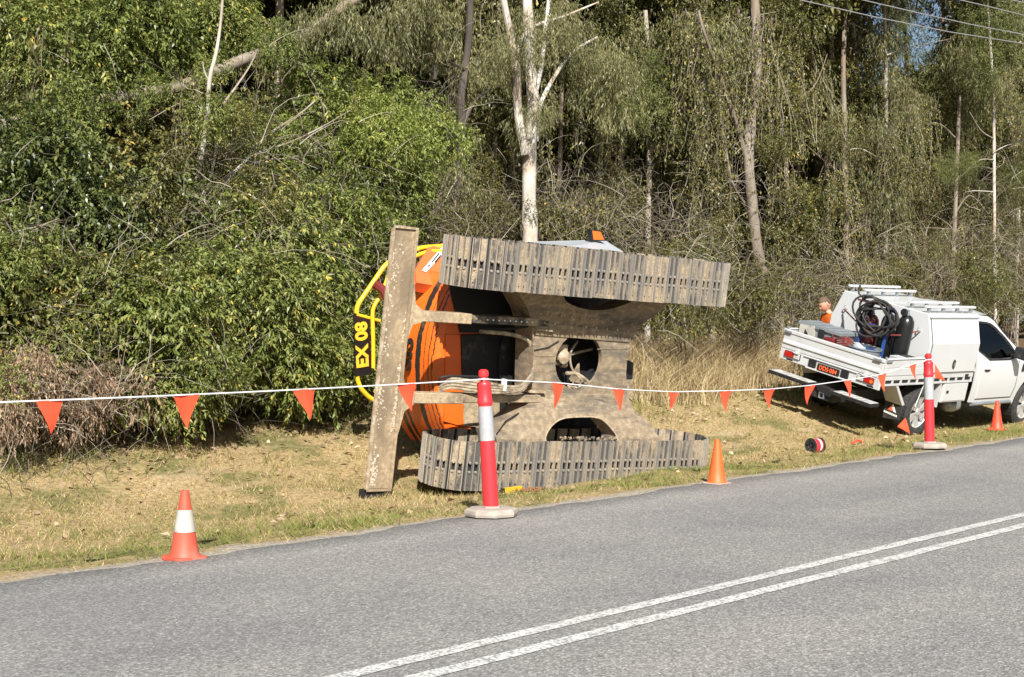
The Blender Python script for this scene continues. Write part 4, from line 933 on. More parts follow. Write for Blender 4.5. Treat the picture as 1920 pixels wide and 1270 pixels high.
for k in range(3):
    t_ = on_tray('battery_crate', 'black ribbed crate beside the near dropside of the tray', 'crate', -.42 - .26 * k if k < 2 else -.32, -.78, 'black ribbed crates on the tray')
    if k == 2: t_.location = t_.location + Vector((-.02, .01, .26)) * 0
    b = MB(); b.box(-.11, .11, -.10, .10, 0, .30); 
    for j in range(4): b.box(-.115 + j * .06, -.085 + j * .06, -.11, .11, .02, .315)
    b.build('crate_body', M['tyre'] if k != 1 else M['reflective'], t_, bevel=.006)
    if k == 1: break

# ------------------------------------------------------------------ worker behind the truck
def build_person():
    base = UT_M @ Vector((-.10, 1.32, 0)); gx, gy = base.x, base.y; g = gz(gx, gy)
    target = at_depth(1558, 560, gy); Hh = 1.76; g = target.z - Hh + .05
    root = thing('person', 'worker in an orange shirt looking down behind the truck canopy', 'person', Matrix.Translation((target.x + .02, gy, g)) @ Matrix.Rotation(math.radians(200), 4, 'Z'))
    # faces local +x; z up
    J = {'pel': (0, 0, .93), 'sp': (.02, 0, 1.12), 'ch': (.04, 0, 1.33), 'nk': (.065, 0, 1.47), 'hd0': (.10, 0, 1.54)}
    E_ = [('pel', 'sp'), ('sp', 'ch'), ('ch', 'nk'), ('nk', 'hd0')]; Rr = {'pel': .15, 'sp': .135, 'ch': .155, 'nk': .062, 'hd0': .055}
    for s, n_ in ((1, 'l'), (-1, 'r')):
        J.update({n_ + 'hip': (0, .10 * s, .88), n_ + 'kn': (.03, .11 * s, .48), n_ + 'an': (-.02, .11 * s, .09), n_ + 'toe': (.14, .13 * s, .035),
                  n_ + 'sh': (.03, .19 * s, 1.40), n_ + 'el': (.08, .27 * s, 1.13), n_ + 'wr': (.33, .16 * s, 1.13)})
        E_ += [('pel', n_ + 'hip'), (n_ + 'hip', n_ + 'kn'), (n_ + 'kn', n_ + 'an'), (n_ + 'an', n_ + 'toe'), ('ch', n_ + 'sh'), (n_ + 'sh', n_ + 'el'), (n_ + 'el', n_ + 'wr')]
        Rr.update({n_ + 'hip': .095, n_ + 'kn': .062, n_ + 'an': .045, n_ + 'toe': .04, n_ + 'sh': .07, n_ + 'el': .046, n_ + 'wr': .03})
        palm = Vector(J[n_ + 'wr']); pc_ = palm + Vector((.075, -.015 * s, -.005)); J[n_ + 'pm'] = tuple(pc_); Rr[n_ + 'pm'] = .030; E_.append((n_ + 'wr', n_ + 'pm'))
        for k in range(4):
            off = (k - 1.5) * .021; a = pc_ + Vector((.03, off * 1.0, 0)); b = a + Vector((.035, 0, -.006)); c_ = b + Vector((.012 + .006 * (k in (1, 2)), 0, -.028))
            for j, (nm, q) in enumerate((('a', a), ('b', b), ('c', c_))): J[f'{n_}f{k}{nm}'] = tuple(q); Rr[f'{n_}f{k}{nm}'] = .0105 - .001 * j
            E_ += [(n_ + 'pm', f'{n_}f{k}a'), (f'{n_}f{k}a', f'{n_}f{k}b'), (f'{n_}f{k}b', f'{n_}f{k}c')]
        a = palm + Vector((.045, -.035 * s, .0)); b = a + Vector((.035, -.012 * s, -.012)); J[n_ + 'ta'] = tuple(a); J[n_ + 'tb'] = tuple(b); Rr[n_ + 'ta'] = .013; Rr[n_ + 'tb'] = .011
        E_ += [(n_ + 'wr', n_ + 'ta'), (n_ + 'ta', n_ + 'tb')]
    ks = list(J); me = bpy.data.meshes.new('body'); me.from_pydata([J[k] for k in ks], [(ks.index(a), ks.index(b)) for a, b in E_], [])
    o = link('body', me); o.modifiers.new('skin', 'SKIN'); sm = o.modifiers.new('sub', 'SUBSURF'); sm.levels = 2; sm.render_levels = 2
    for i, k in enumerate(ks): me.skin_vertices[0].data[i].radius = (Rr[k], Rr[k]); me.skin_vertices[0].data[i].use_root = (k == 'pel')
    dg = bpy.context.evaluated_depsgraph_get(); bm_ = bpy.data.meshes.new_from_object(o.evaluated_get(dg)); bpy.data.objects.remove(o)
    for m_ in ('shirt', 'navy', 'skin', 'boot'): bm_.materials.append(M[m_])
    for p_ in bm_.polygons:
        c_ = p_.center; p_.use_smooth = True
        if c_.z < .12: mi_ = 3
        elif c_.z < .97: mi_ = 1
        elif c_.z > 1.455 and abs(c_.y) < .09: mi_ = 2
        elif c_.x > .30: mi_ = 2
        else: mi_ = 0
        p_.material_index = mi_
    link('body', bm_, root)
    # head: ellipsoid deformed into skull, jaw, brow, nose
    hm = bmesh.new(); bmesh.ops.create_icosphere(hm, subdivisions=4, radius=1)
    for v in hm.verts:
        x, y, z = v.co; r = Vector((x * .100, y * .078, z * .122))
        if z < 0: r.x *= 1 + .10 * max(0, x) * -z; r.y *= 1 - .25 * (-z) ** 1.5
        if x > 0: r.x -= .012 * max(0, 1 - abs(z - .15) / .25) * max(0, 1 - abs(abs(y) - .38) / .22) * x
        r.x += .026 * math.exp(-((z + .12) / .16) ** 2 - (y / .17) ** 2) * (x > 0.2)
        r.x += .008 * math.exp(-((z + .48) / .10) ** 2 - (y / .32) ** 2) * (x > 0.2)
        r.x -= .006 * math.exp(-((z + .40) / .04) ** 2 - (y / .3) ** 2) * (x > 0.2)
        v.co = r
    me = bpy.data.meshes.new('head'); hm.to_mesh(me); hm.free(); me.materials.append(M['skin']); me.materials.append(M['hair'])
    for p_ in me.polygons:
        c_ = p_.center; p_.use_smooth = True
        p_.material_index = 1 if (c_.z > .055 + .02 * (c_.x > .05) and c_.x < .082) or (c_.x < -.028 and c_.z > -.025) or (abs(c_.y) > .06 and c_.x < .02 and c_.z > .03) else 0
    hd = link('head', me, root); hd.matrix_local = Matrix.Translation((.145, 0, 1.615)) @ Matrix.Rotation(math.radians(34), 4, 'Y') @ Matrix.Diagonal((1.04, 1.04, 1.0, 1))
    hr = bmesh.new(); bmesh.ops.create_icosphere(hr, subdivisions=4, radius=1)
    kill = []
    for v in hr.verts:
        x, y, z = v.co; v.co = Vector((x * .106 - .003, y * .083, z * .126 + .004)) * (1 + .02 * math.sin(x * 40) * math.sin(y * 37) * math.sin(z * 31))
        if not (z > .42 or (x < -.25 and z > -.2) ) or (x > .78 and z < .6): kill.append(v)
    bmesh.ops.delete(hr, geom=kill, context='VERTS'); me = bpy.data.meshes.new('hair'); hr.to_mesh(me); hr.free(); me.materials.append(M['hair'])
    link('hair', me, hd)
    for s in (1, -1):
        e = bmesh.new(); bmesh.ops.create_uvsphere(e, u_segments=10, v_segments=8, radius=1)
        for v in e.verts: v.co = Vector((v.co.x * .018 - .008, s * .080 + v.co.y * .010, v.co.z * .030 - .005))
        me = bpy.data.meshes.new('ear'); e.to_mesh(me); e.free(); me.materials.append(M['skin']); link('ear', me, hd)
        b = MB(); b.lathe([(.006, -.002), (.011, 0), (.006, .002)], 8, 0, (.086, s * .030, .012)); b.build('eye', M['white_print'], hd); b = MB(); b.lathe([(.005, 0), (.004, .002)], 8, 0, (.0885, s * .030, .010)); b.build('pupil', M['dark'], hd)
        b = MB(); b.box(.084, .094, s * .030 - .016, s * .030 + .016, .030, .036); b.build('eyebrow', M['hair'], hd)
build_person()

# ------------------------------------------------------------------ cones, bollards, bunting, small things
def cone(px, py, h, mat_, label, sleeve=None, basemat=None, base_sq=True, rz=0):
    p = on_ground(px, py); t_ = thing('traffic_cone', label, 'traffic cone', Matrix.Translation((p.x, p.y, max(p.z, gz(p.x, p.y)) + .004)) @ Matrix.Rotation(rz, 4, 'Z') @ Matrix.Rotation(math.radians(.8), 4, 'X'), 'traffic cones along the road edge')
    k = h / .45; w_ = .118 * k
    b = MB(); n_ = 8
    b.prism([(-w_ + .03, -w_), (w_ - .03, -w_), (w_, -w_ + .03), (w_, w_ - .03), (w_ - .03, w_), (-w_ + .03, w_), (-w_, w_ - .03), (-w_, -w_ + .03)], 0, .028 * k)
    b.build('cone_base', M[basemat or mat_], t_, bevel=.006)
    r0, r1 = .092 * k, .026 * k
    def rr(z): return r0 + (r1 - r0) * (z - .028 * k) / (h - .028 * k)
    zs = [.0285 * k, .05 * k, .15 * k, .26 * k, .36 * k, h - .006, h]
    b = MB(); b.lathe([(rr(z) + (.012 * k if i == 0 else 0), z) for i, z in enumerate(zs)] + [(r1 * .7, h), (r1 * .6, h - .03)], 32); b.build('cone_body', M[mat_], t_, True)
    if sleeve:
        z0, z1 = sleeve; b = MB(); b.lathe([(rr(z0) + .003, z0), (rr(z1) + .003, z1)], 32, cap=False); b.build('reflective_sleeve', M['reflective_old'], t_, True)
    return t_
cone(346, 1052, .46, 'cone_red', 'faded red cone with scuffed white sleeve on the asphalt edge', (.19, .335), 'cone_red', rz=.72)
cone(1344, 911, .44, 'cone_orange', 'plain orange cone with dusty grey base beside the end of the track', None, 'rubber_base', rz=.75)
cone(1869, 808, .45, 'cone_bright', 'bright red orange cone on the grass beside the truck', None, 'cone_bright', rz=.75)
BOL = []
def bollard(px, py, lean, label):
    p = on_ground(px, py); t_ = thing('bollard', label, 'bollard', Matrix.Translation((p.x, p.y, .008)), 'red plastic bollards at the road edge')
    b = MB(); n_ = 8; P_ = lambda r, z: [(r * math.cos(math.pi * 2 * k / n_ + .2), r * math.sin(math.pi * 2 * k / n_ + .2), z) for k in range(n_)]
    R_ = [(.215, 0), (.22, .02), (.215, .045), (.19, .058), (.08, .062), (.078, .075), (.06, .076)]
    V = [q for r, z in R_ for q in P_(r, z)]
    b.add(V, [(i * n_ + j, i * n_ + (j + 1) % n_, (i + 1) * n_ + (j + 1) % n_, (i + 1) * n_ + j) for i in range(len(R_) - 1) for j in range(n_)] + [tuple(range(n_ - 1, -1, -1)), tuple(range((len(R_) - 1) * n_, len(R_) * n_))])
    b.build('bollard_base', M['rubber_base'], t_)
    L_ = Matrix.Translation((0, 0, .03)) @ Matrix.Rotation(lean, 4, 'Y')
    b = MB(); b.lathe([(.063, 0), (.0615, .38), (.0585, .62), (.056, .86), (.062, .865), (.064, .885), (.058, .90), (.0565, 1.0), (.0575, 1.005), (.058, 1.02), (.052, 1.035), (.030, 1.045), (.024, 1.06), (.030, 1.075), (.040, 1.085), (.042, 1.105), (.040, 1.125), (.030, 1.135), (.02, 1.14)], 32)
    po = b.build('post', M['bollard'], t_, True); po.matrix_local = L_
    b = MB(); b.lathe([(.0535 + .0065, .57), (.0535 + .0035, .845)], 32, cap=False)
    b2 = b.build('reflective_sleeve', M['reflective'], t_, True); b2.matrix_local = L_ @ Matrix.Diagonal((1.018, 1.018, 1, 1))
    b = MB(); b.hexa([(-.026, -.020, 1.09), (.045, -.020, 1.085), (.045, .020, 1.085), (-.026, .020, 1.09), (-.022, -.016, 1.145), (-.004, -.016, 1.135), (-.004, .016, 1.135), (-.022, .016, 1.145)]); h_ = b.build('top_hook', M['bollard'], t_, bevel=.006); h_.matrix_local = L_
    top = (t_.matrix_world @ L_) @ Vector((0, 0, 1.06)); BOL.append(Matrix.Translation((p.x, p.y, .008)) @ L_ @ Vector((0, 0, 1.062)))
bollard(921, 975, math.radians(-3.2), 'red bollard with grey sleeve on octagonal base in front of the excavator')
bollard(1743, 843, math.radians(-1.0), 'red bollard with grey sleeve on octagonal base in front of the truck wheel')
B1, B2 = BOL
left_far = at_depth(-260, 757, 6.4); left_far.z = 1.08
def bunting():
    bt = thing('bunting_line', 'white rope with orange triangular flags strung between the bollards', 'bunting', Matrix.Identity(4))
    # rope spans
    d = (B1 - at_depth(90, 747, 8.4))
    def span(a, b, sag, n_=40): return [a.lerp(b, q) - Vector((0, 0, 4 * sag * q * (1 - q))) for q in np.linspace(0, 1, n_)]
    s0 = at_depth(90, 747, 8.4); far = s0 + (s0 - B1) * .8; far.z = 1.16
    p_left = span(far, B1 + Vector((0, -.03, 0)), .03); p_mid = span(B1 + Vector((0, -.03, 0)), B2 + Vector((0, -.03, 0)), .0)
    # middle span: follow the sag the photograph shows
    pts = [B1 + Vector((0, -.03, 0))]; obs = [(1045, 718), (1162, 730), (1262, 735), (1361, 733), (1442, 730), (1518, 723), (1590, 713), (1653, 702)]
    dx = B2 - B1
    def on_span(x, y):                                            # plane through both bollards, vertical
        n_ = Vector((-dx.y, dx.x, 0)); r = ray(x, y); k = (B1.x * n_.x + B1.y * n_.y) / (r.x * n_.x + r.y * n_.y); return Vector((0, 0, CAM_H)) + r * k
    pts += [on_span(*o) for o in obs] + [B2 + Vector((-.03, -.05, 0))]
    tail = [B2 + Vector((.02, -.05, 0)), at_t(1732, 722, 9.1), at_t(1716, 762, 9.2), on_ground(1698, 790) + Vector((0, 0, .05)), on_ground(1672, 808) + Vector((0, 0, .015))]
    for seq in (p_left, pts, tail):
        m_ = MB(); m_.tube(seq, .0055, 5); m_.build('rope', M['rope'], bt, True)
    kn = MB(); kn.tube([B1 + Vector((.034 * math.cos(a), .034 * math.sin(a), .004 * math.sin(3 * a))) for a in np.linspace(0, 6.283, 14)], .006, 5); kn.build('rope_knot', M['rope'], bt, True)
    kn = MB(); kn.tube([B2 + Vector((.034 * math.cos(a), .034 * math.sin(a), .004 * math.sin(3 * a))) for a in np.linspace(0, 6.283, 14)], .006, 5); kn.build('rope_knot', M['rope'], bt, True)
    def flag(a, b, c, curl=.02):
        m_ = MB(); N_ = 6; V = []
        nrm = (b - a).cross(c - a).normalized(); ph = random.random() * 6
        for sgn in (0, 1):
            for i in range(N_ + 1):
                q = i / N_; l = a.lerp(c, q); r = b.lerp(c, q)
                for j in range(4):
                    w_ = curl * (math.sin(q * 3 + ph) * q + .5 * math.sin(j * 1.6 + ph) * (1 - q)) + sgn * .0015; V.append(l.lerp(r, j / 3) + nrm * w_)
        k = (N_ + 1) * 4; Fs = []
        for sgn in (0, 1):
            for i in range(N_):
                for j in range(3): o = sgn * k + i * 4 + j; Fs.append((o, o + 1, o + 5, o + 4))
        m_.add(V, Fs); m_.build('flag', M['flag'], bt, True)
    def line_at(seq, x):
        for a, b in zip(seq[:-1], seq[1:]):
            pa, pb = pix(a), pix(b)
            if min(pa[0], pb[0]) <= x <= max(pa[0], pb[0]): q = (x - pa[0]) / (pb[0] - pa[0] + 1e-9); return a.lerp(b, q)
        return seq[0] if abs(pix(seq[0])[0] - x) < abs(pix(seq[-1])[0] - x) else seq[-1]
    for seq, fl in ((p_left, [(66, 120, 95, 815), (325, 372, 351, 805), (549, 592, 579, 788), (746, 781, 768, 772)]),
                    (pts, [(1033, 1058, 1041, 768), (1150, 1173, 1160, 772), (1252, 1271, 1261, 770), (1351, 1371, 1358, 773), (1433, 1452, 1441, 766), (1509, 1528, 1513, 759), (1581, 1597, 1594, 747), (1646, 1660, 1658, 735), (1706, 1717, 1714, 713)])):
        for x0, x1, tx_, ty in fl:
            a, b = line_at(seq, x0), line_at(seq, x1); mid = (a + b) / 2; tip = at_depth(tx_, ty, mid.y); flag(a, b, tip + Vector((0, random.uniform(-.02, .03), 0)))
    q0 = B2 + Vector((.06, -.07, -.10)); flag(q0 + Vector((0, 0, .05)), q0 + Vector((.01, .02, -.12)), q0 + Vector((.13, -.02, -.16)), .01)
    flag(at_t(1697, 784, 9.25), at_t(1683, 800, 9.25), at_t(1707, 814, 9.2), .012)
def pix(p):
    p = Vector(p) - Vector((0, 0, CAM_H)); d = p.y * _cp - p.z * _sp; u = p.z * _cp + p.y * _sp
    return (CX + F_PX * p.x / d, CY - F_PX * u / d)
bunting()
# cable reel lying on the grass, its loose cable, a yellow spirit level, rusty spoil, rubbish
p = on_ground(1530, 850); rl = thing('cable_reel', 'small red reel with black flanges lying on the verge', 'reel', basis(p + Vector((0, 0, .10)), (.80, .58, 0), (-.58, .80, 0), (0, 0, 1)))
b = MB(); b.lathe([(.045, -.085), (.05, -.10), (.10, -.105), (.10, -.085), (.05, -.08)], 24, 0); b.build('flange', M['tyre'], rl, True)
b = MB(); b.lathe([(.085, -.08), (.088, .05)], 24, 0); b.build('red_spool', M['bollard'], rl, True)
b = MB(); b.lathe([(.089, .0), (.089, .03)], 24, 0, cap=False); b.build('white_band', M['white_print'], rl, True)
b = MB(); b.lathe([(.05, .06), (.10, .065), (.10, .08), (.05, .085)], 24, 0); b.build('flange', M['tyre'], rl, True)
for k in range(5):
    a = k * 1.2566; b = MB(); b.box(-.112, -.106, -.008, .008, .03, .09); o = b.build('flange_rib', M['black'], rl); o.matrix_local = Matrix.Rotation(a, 4, 'X')
rp = [on_ground(x, y) + Vector((0, 0, .03)) for x, y in ((1552, 848), (1575, 842), (1598, 836), (1616, 833))]
b = MB(); b.tube([rp[2] + (rp[3] - rp[2]) * q + Vector((0, 0, .03 * math.sin(q * 3.1))) for q in np.linspace(0, 1, 8)], .018, 6); tag(b.build('warning_strip', M['flag'], None, True), 'strip of orange plastic lying on the grass past the reel', 'strip')
lv0, lv1 = on_ground(944, 927) + Vector((0, 0, .03)), on_ground(976, 925) + Vector((0, 0, .03))
lv = thing('spirit_level', 'yellow spirit level lying in the grass against the track', 'level', basis(lv0, (lv1 - lv0).normalized(), Vector((0, 0, 1)).cross((lv1 - lv0).normalized()), (0, 0, 1)))
L_ = (lv1 - lv0).length; b = MB(); b.box(0, L_, -.015, .015, -.02, .03); b.build('level_body', M['yellow'], lv); b = MB(); b.box(-.03, .0, -.016, .016, -.02, .03); b.build('end_cap', M['dark'], lv)
sp_ = MB()
for k in range(260):
    c_ = on_ground(random.gauss(980, 17), random.uniform(916, 926)); rr = random.uniform(.008, .028)
    sp_.lathe([(rr * .5, -.4 * rr), (rr, 0), (rr * .5, .7 * rr)], 5, 2, (c_.x, c_.y, c_.z + .04 * random.random()))
M['rust'] = simple('rusty soil', (.20, .085, .035), .95, 0, .3, 20)
tag(sp_.build('rusty_spoil', M['rust']), 'small heap of rusty soil against the track', 'soil', kind='stuff')
# ------------------------------------------------------------------ vegetation
def leaf_mat(name, stops, rough=.42, trans=.28, spec=.45, tcol=None):
    m, nt, p = new_mat(name)
    at = nt.nodes.new('ShaderNodeAttribute'); at.attribute_name = 'tint'
    oi = nt.nodes.new('ShaderNodeObjectInfo')
    f = mathn(nt, 'ADD', at.outputs['Fac'], mathn(nt, 'MULTIPLY', mathn(nt, 'SUBTRACT', oi.outputs['Random'], .5), .22))
    c = ramp(nt, stops, f)
    nt.links.new(c, p.inputs['Base Color']); p.inputs['Roughness'].default_value = rough; p.inputs['Specular IOR Level'].default_value = spec
    if trans:
        tr = nt.nodes.new('ShaderNodeBsdfTranslucent'); mx = nt.nodes.new('ShaderNodeMixShader'); mx.inputs[0].default_value = trans
        nt.links.new(c, tr.inputs[0]); nt.links.new(p.outputs[0], mx.inputs[1]); nt.links.new(tr.outputs[0], mx.inputs[2])
        nt.links.new(mx.outputs[0], nt.nodes['Material Output'].inputs[0])
    return m
G = {}
G['broad'] = leaf_mat('broad glossy leaves', [(0, (.048, .072, .018)), (.35, (.145, .180, .042)), (.7, (.255, .278, .075)), (.93, (.39, .37, .12)), (1, (.60, .46, .08))], .45, .30, .4)
G['bright'] = leaf_mat('bright young leaves', [(0, (.078, .106, .022)), (.35, (.185, .230, .048)), (.75, (.30, .335, .080)), (1, (.45, .44, .13))], .45, .34, .4)
G['gum'] = leaf_mat('drooping olive gum leaves', [(0, (0.057, 0.062, 0.025)), (.4, (0.149, 0.149, 0.057)), (.8, (0.259, 0.241, 0.103)), (1, (0.437, 0.368, 0.172))], .45)
G['small'] = leaf_mat('small dark scrub leaves', [(0, (0.042, 0.050, 0.016)), (.4, (0.113, 0.115, 0.033)), (.8, (0.225, 0.206, 0.062)), (.95, (0.345, 0.281, 0.100)), (1, (0.583, 0.413, 0.100))], .42)
G['fine'] = leaf_mat('fine feathery leaves', [(0, (0.072, 0.094, 0.027)), (.5, (0.158, 0.177, 0.053)), (1, (0.263, 0.256, 0.088))], .5, .3)
G['dry'] = leaf_mat('dead brown leaves', [(0, (.10, .066, .042)), (.45, (.25, .17, .108)), (.8, (.40, .29, .19)), (1, (.56, .44, .28))], .75, .12, .2)
G['twig'] = leaf_mat('grey brown twigs', [(0, (.07, .055, .04)), (.5, (.17, .14, .105)), (1, (.34, .30, .24))], .85, 0, .2)
G['straw'] = leaf_mat('tall dry grass', [(0, (.20, .145, .075)), (.5, (.44, .335, .175)), (.9, (.60, .49, .29)), (1, (.22, .22, .08))], .7, .2, .2)
G['lawn'] = leaf_mat('short verge grass', [(0, (.21, .145, .068)), (.35, (.42, .305, .145)), (.6, (.58, .455, .25)), (.68, (.26, .24, .07)), (1, (.14, .175, .04))], .7, .2, .2)
def bark(name, a, b, c, scale=6):
    m, nt, p = new_mat(name)
    n1 = noise(nt, scale, 7, .7, vec_scale=(1, 1, .25)); n2 = noise(nt, scale * .35, 4, .6, vec_scale=(1, 1, .5))
    col = mixc(nt, band(nt, n2, .46, .60), ramp(nt, [(.3, a), (.7, b)], n1), c)
    nt.links.new(col, p.inputs['Base Color']); p.inputs['Roughness'].default_value = .9; p.inputs['Specular IOR Level'].default_value = .15
    bump(nt, p, n1, .6, .02); return m
BK = {'white': bark('smooth white gum bark', (.42, .39, .34), (.60, .57, .52), (.36, .29, .22)),
      'grey': bark('grey flaky bark', (.13, .105, .08), (.30, .26, .215), (.20, .15, .11)),
      'brown': bark('brown rough bark', (.09, .06, .04), (.20, .135, .09), (.14, .11, .085)),
      'pale': bark('pale mottled bark', (.28, .25, .205), (.46, .42, .36), (.24, .19, .145)),
      'dark': bark('dark bark', (.035, .03, .026), (.10, .085, .07), (.06, .05, .042))}

def rand_unit(n, rng):
    v = rng.normal(size=(n, 3)); return v / np.linalg.norm(v, axis=1, keepdims=True)
def unit(v): return v / np.maximum(np.linalg.norm(v, axis=1, keepdims=True), 1e-6)
def leaves_from(base, axis, normal, ln, wd, fold=.25):     # kite shaped folded leaves, one quad each
    side = unit(np.cross(axis, normal)); nrm = unit(np.cross(side, axis)); n = len(base)
    ln = ln[:, None]; wd = wd[:, None]
    a = base; tip = base + axis * ln - nrm * ln * .08
    l = base + axis * ln * .42 + side * wd * .5 + nrm * wd * fold; r = base + axis * ln * .42 - side * wd * .5 + nrm * wd * fold
    V = np.stack([a, r, tip, l], 1).reshape(-1, 3); return V
def clump(kind, seed, n_spray, per, ln, wd, droop=.35, flat=.8, shell=.55, name='leaf_clump', mat_=None, hang=False, wild=.7):
    rng = np.random.default_rng(seed)
    c = rand_unit(n_spray, rng); rad = shell + (1 - shell) * rng.random(n_spray) ** .6
    # lumpy outline: modulate radius with a few random lobes
    lobes = rand_unit(9, rng); amp = rng.uniform(.5, 1.0, 9); bump_ = np.max(np.clip(c @ lobes.T, 0, 1) ** 4 * amp, axis=1); rad = rad * (.42 + .85 * bump_) * rng.choice([1, 1, 1, 1.25], n_spray)
    P0 = c * rad[:, None]; P0[:, 2] *= flat
    d = unit(c + rng.normal(size=c.shape) * wild + np.array([0, 0, -droop if not hang else -1.2])); L = ln * per * .27 * rng.uniform(.7, 1.3, n_spray)
    q = (np.arange(per) + .5) / per
    base = (P0[:, None] + d[:, None] * (L[:, None, None] * q[None, :, None])).reshape(-1, 3)
    base[:, 2] -= (np.tile(q, n_spray) ** 2) * np.repeat(L, per) * .25
    dd = np.repeat(d, per, 0); sd = unit(np.cross(dd, rng.normal(size=dd.shape)))
    ax = unit(dd * .55 + sd * rng.uniform(.4, 1.0, (len(dd), 1)) + np.array([0, 0, -.55 if not hang else -1.4]) + rng.normal(size=dd.shape) * .15)
    nm = unit(np.array([[0, 0, 1.0]]) + rng.normal(size=dd.shape) * .6 + np.repeat(c, per, 0) * .35)
    n = len(base); l_ = ln * rng.uniform(.6, 1.25, n); w_ = wd * rng.uniform(.7, 1.2, n)
    V = leaves_from(base, ax, nm, l_, w_)
    tint = np.repeat(np.clip(np.repeat(rng.normal(.45, .16, n_spray), per) + rng.normal(0, .12, n), 0, 1), 4)
    yel = rng.random(n) < .012; tint = np.where(np.repeat(yel, 4), 1.0, np.minimum(tint, .93))
    Fq = np.arange(n * 4).reshape(-1, 4)
    # twigs as thin triangles along each spray
    tw = np.stack([P0 * .75, P0 + d * L[:, None], P0 * .75 + sd[::per] * .012], 1).reshape(-1, 3)
    me = np_mesh(name, V, Fq, mat_ or G[kind], {'tint': tint}); return me
G['darkgreen'] = leaf_mat('dark green glossy leaves', [(0, (.026, .040, .013)), (.4, (.075, .098, .026)), (.8, (.155, .175, .046)), (1, (.27, .27, .10))], .4, .24, .5)
G['scrub'] = leaf_mat('olive brown scrub leaves', [(0, (.05, .042, .02)), (.3, (.13, .10, .045)), (.45, (.11, .115, .035)), (.8, (.22, .205, .07)), (.95, (.33, .27, .12)), (1, (.50, .40, .14))], .5)
LIB = {
 'broad': [clump('broad', 10 + k, 360, 9, .110, .036) for k in range(5)],
 'bright': [clump('bright', 20 + k, 350, 10, .102, .030, .3) for k in range(4)],
 'gum': [clump('gum', 30 + k, 230, 8, .15, .022, .8, 1.0, .25, hang=True) for k in range(4)],
 'small': [clump('small', 40 + k, 340, 9, .082, .039, .25) for k in range(5)],
 'dark': [clump('darkgreen', 50 + k, 330, 9, .090, .042, .25) for k in range(3)],
 'fine': [clump('fine', 60 + k, 380, 14, .075, .017, .2) for k in range(3)],
 'scrub': [clump('scrub', 65 + k, 230, 8, .085, .032, .4, 1.0, .25) for k in range(4)],
 'dry': [clump('dry', 70 + k, 420, 8, .10, .026, .9, .7, .4, hang=True) for k in range(3)],
 'far': [clump('small', 80 + k, 300, 8, .14, .06, .3) for k in range(3)],
 'fargum': [clump('gum', 90 + k, 240, 8, .20, .04, .6, .9, .35, hang=True) for k in range(2)],
}
def twig_tangle(seed, n=46, up=.3, size=1.0, mat_='twig'):
    rng = np.random.default_rng(seed); m = MB()
    for k in range(n):
        p = Vector(rng.normal(0, .45, 3)); d = Vector(rng.normal(size=3) + np.array([0, 0, up])).normalized(); pts = [p]
        L = rng.uniform(.35, 1.3) * size; seg = 5
        for j in range(seg): d = (d + Vector(rng.normal(0, .22, 3)) + Vector((0, 0, -.06))).normalized(); p = p + d * (L / seg); pts.append(p)
        r0 = rng.uniform(.0025, .0075); m.tube(pts, [r0 * (1 - .8 * q / seg) for q in range(seg + 1)], 3, False)
    me = m.mesh('twigs', G[mat_]); a = me.attributes.new('tint', 'FLOAT', 'POINT'); vals = np.repeat(rng.random(n), 18)[:len(me.vertices)]
    a.data.foreach_set('value', np.resize(vals, len(me.vertices)).astype(np.float32)); return me
TW = [twig_tangle(k) for k in range(4)]
def vine_curtain(seed, n=17, H_=3.2, leafy=54):
    rng = np.random.default_rng(seed); m = MB(); LB = []; LA = []
    for k in range(n):
        x, y = rng.normal(0, .28), rng.normal(0, .22); p = Vector((x, y, 0)); pts = [p]; L = H_ * rng.uniform(.45, 1.0); sg = 9
        dx, dy = rng.normal(0, .05, 2)
        for j in range(sg):
            p = p + Vector((dx + rng.normal(0, .045), dy + rng.normal(0, .045), -L / sg)); pts.append(p)
            for q in range(leafy // sg + 1): LB.append(tuple(p + Vector(rng.normal(0, .06, 3)))); LA.append(rng.normal(0, .5, 3) + np.array([0, 0, -1.0]))
        r0 = rng.uniform(.003, .008); m.tube(pts, [r0] * (sg + 1), 3, False)
    nv = len(m.v); LB = np.array(LB); LA = unit(np.array(LA)); nl = len(LB)
    V = leaves_from(LB, LA, unit(rng.normal(size=LA.shape) + np.array([0, -.6, .8])), rng.uniform(.05, .11, nl), rng.uniform(.028, .05, nl))
    me = bpy.data.meshes.new('vines'); o = nv
    me.from_pydata(m.v + V.tolist(), [], m.f + (np.arange(nl * 4).reshape(-1, 4) + o).tolist())
    me.materials.append(G['twig']); me.materials.append(G['small'])
    me.polygons.foreach_set('material_index', [0] * len(m.f) + [1] * nl)
    a = me.attributes.new('tint', 'FLOAT', 'POINT'); a.data.foreach_set('value', np.concatenate([rng.random(nv), np.repeat(np.clip(rng.normal(.55, .22, nl), 0, .97), 4)]).astype(np.float32)); return me
VN = [vine_curtain(100 + k) for k in range(4)]

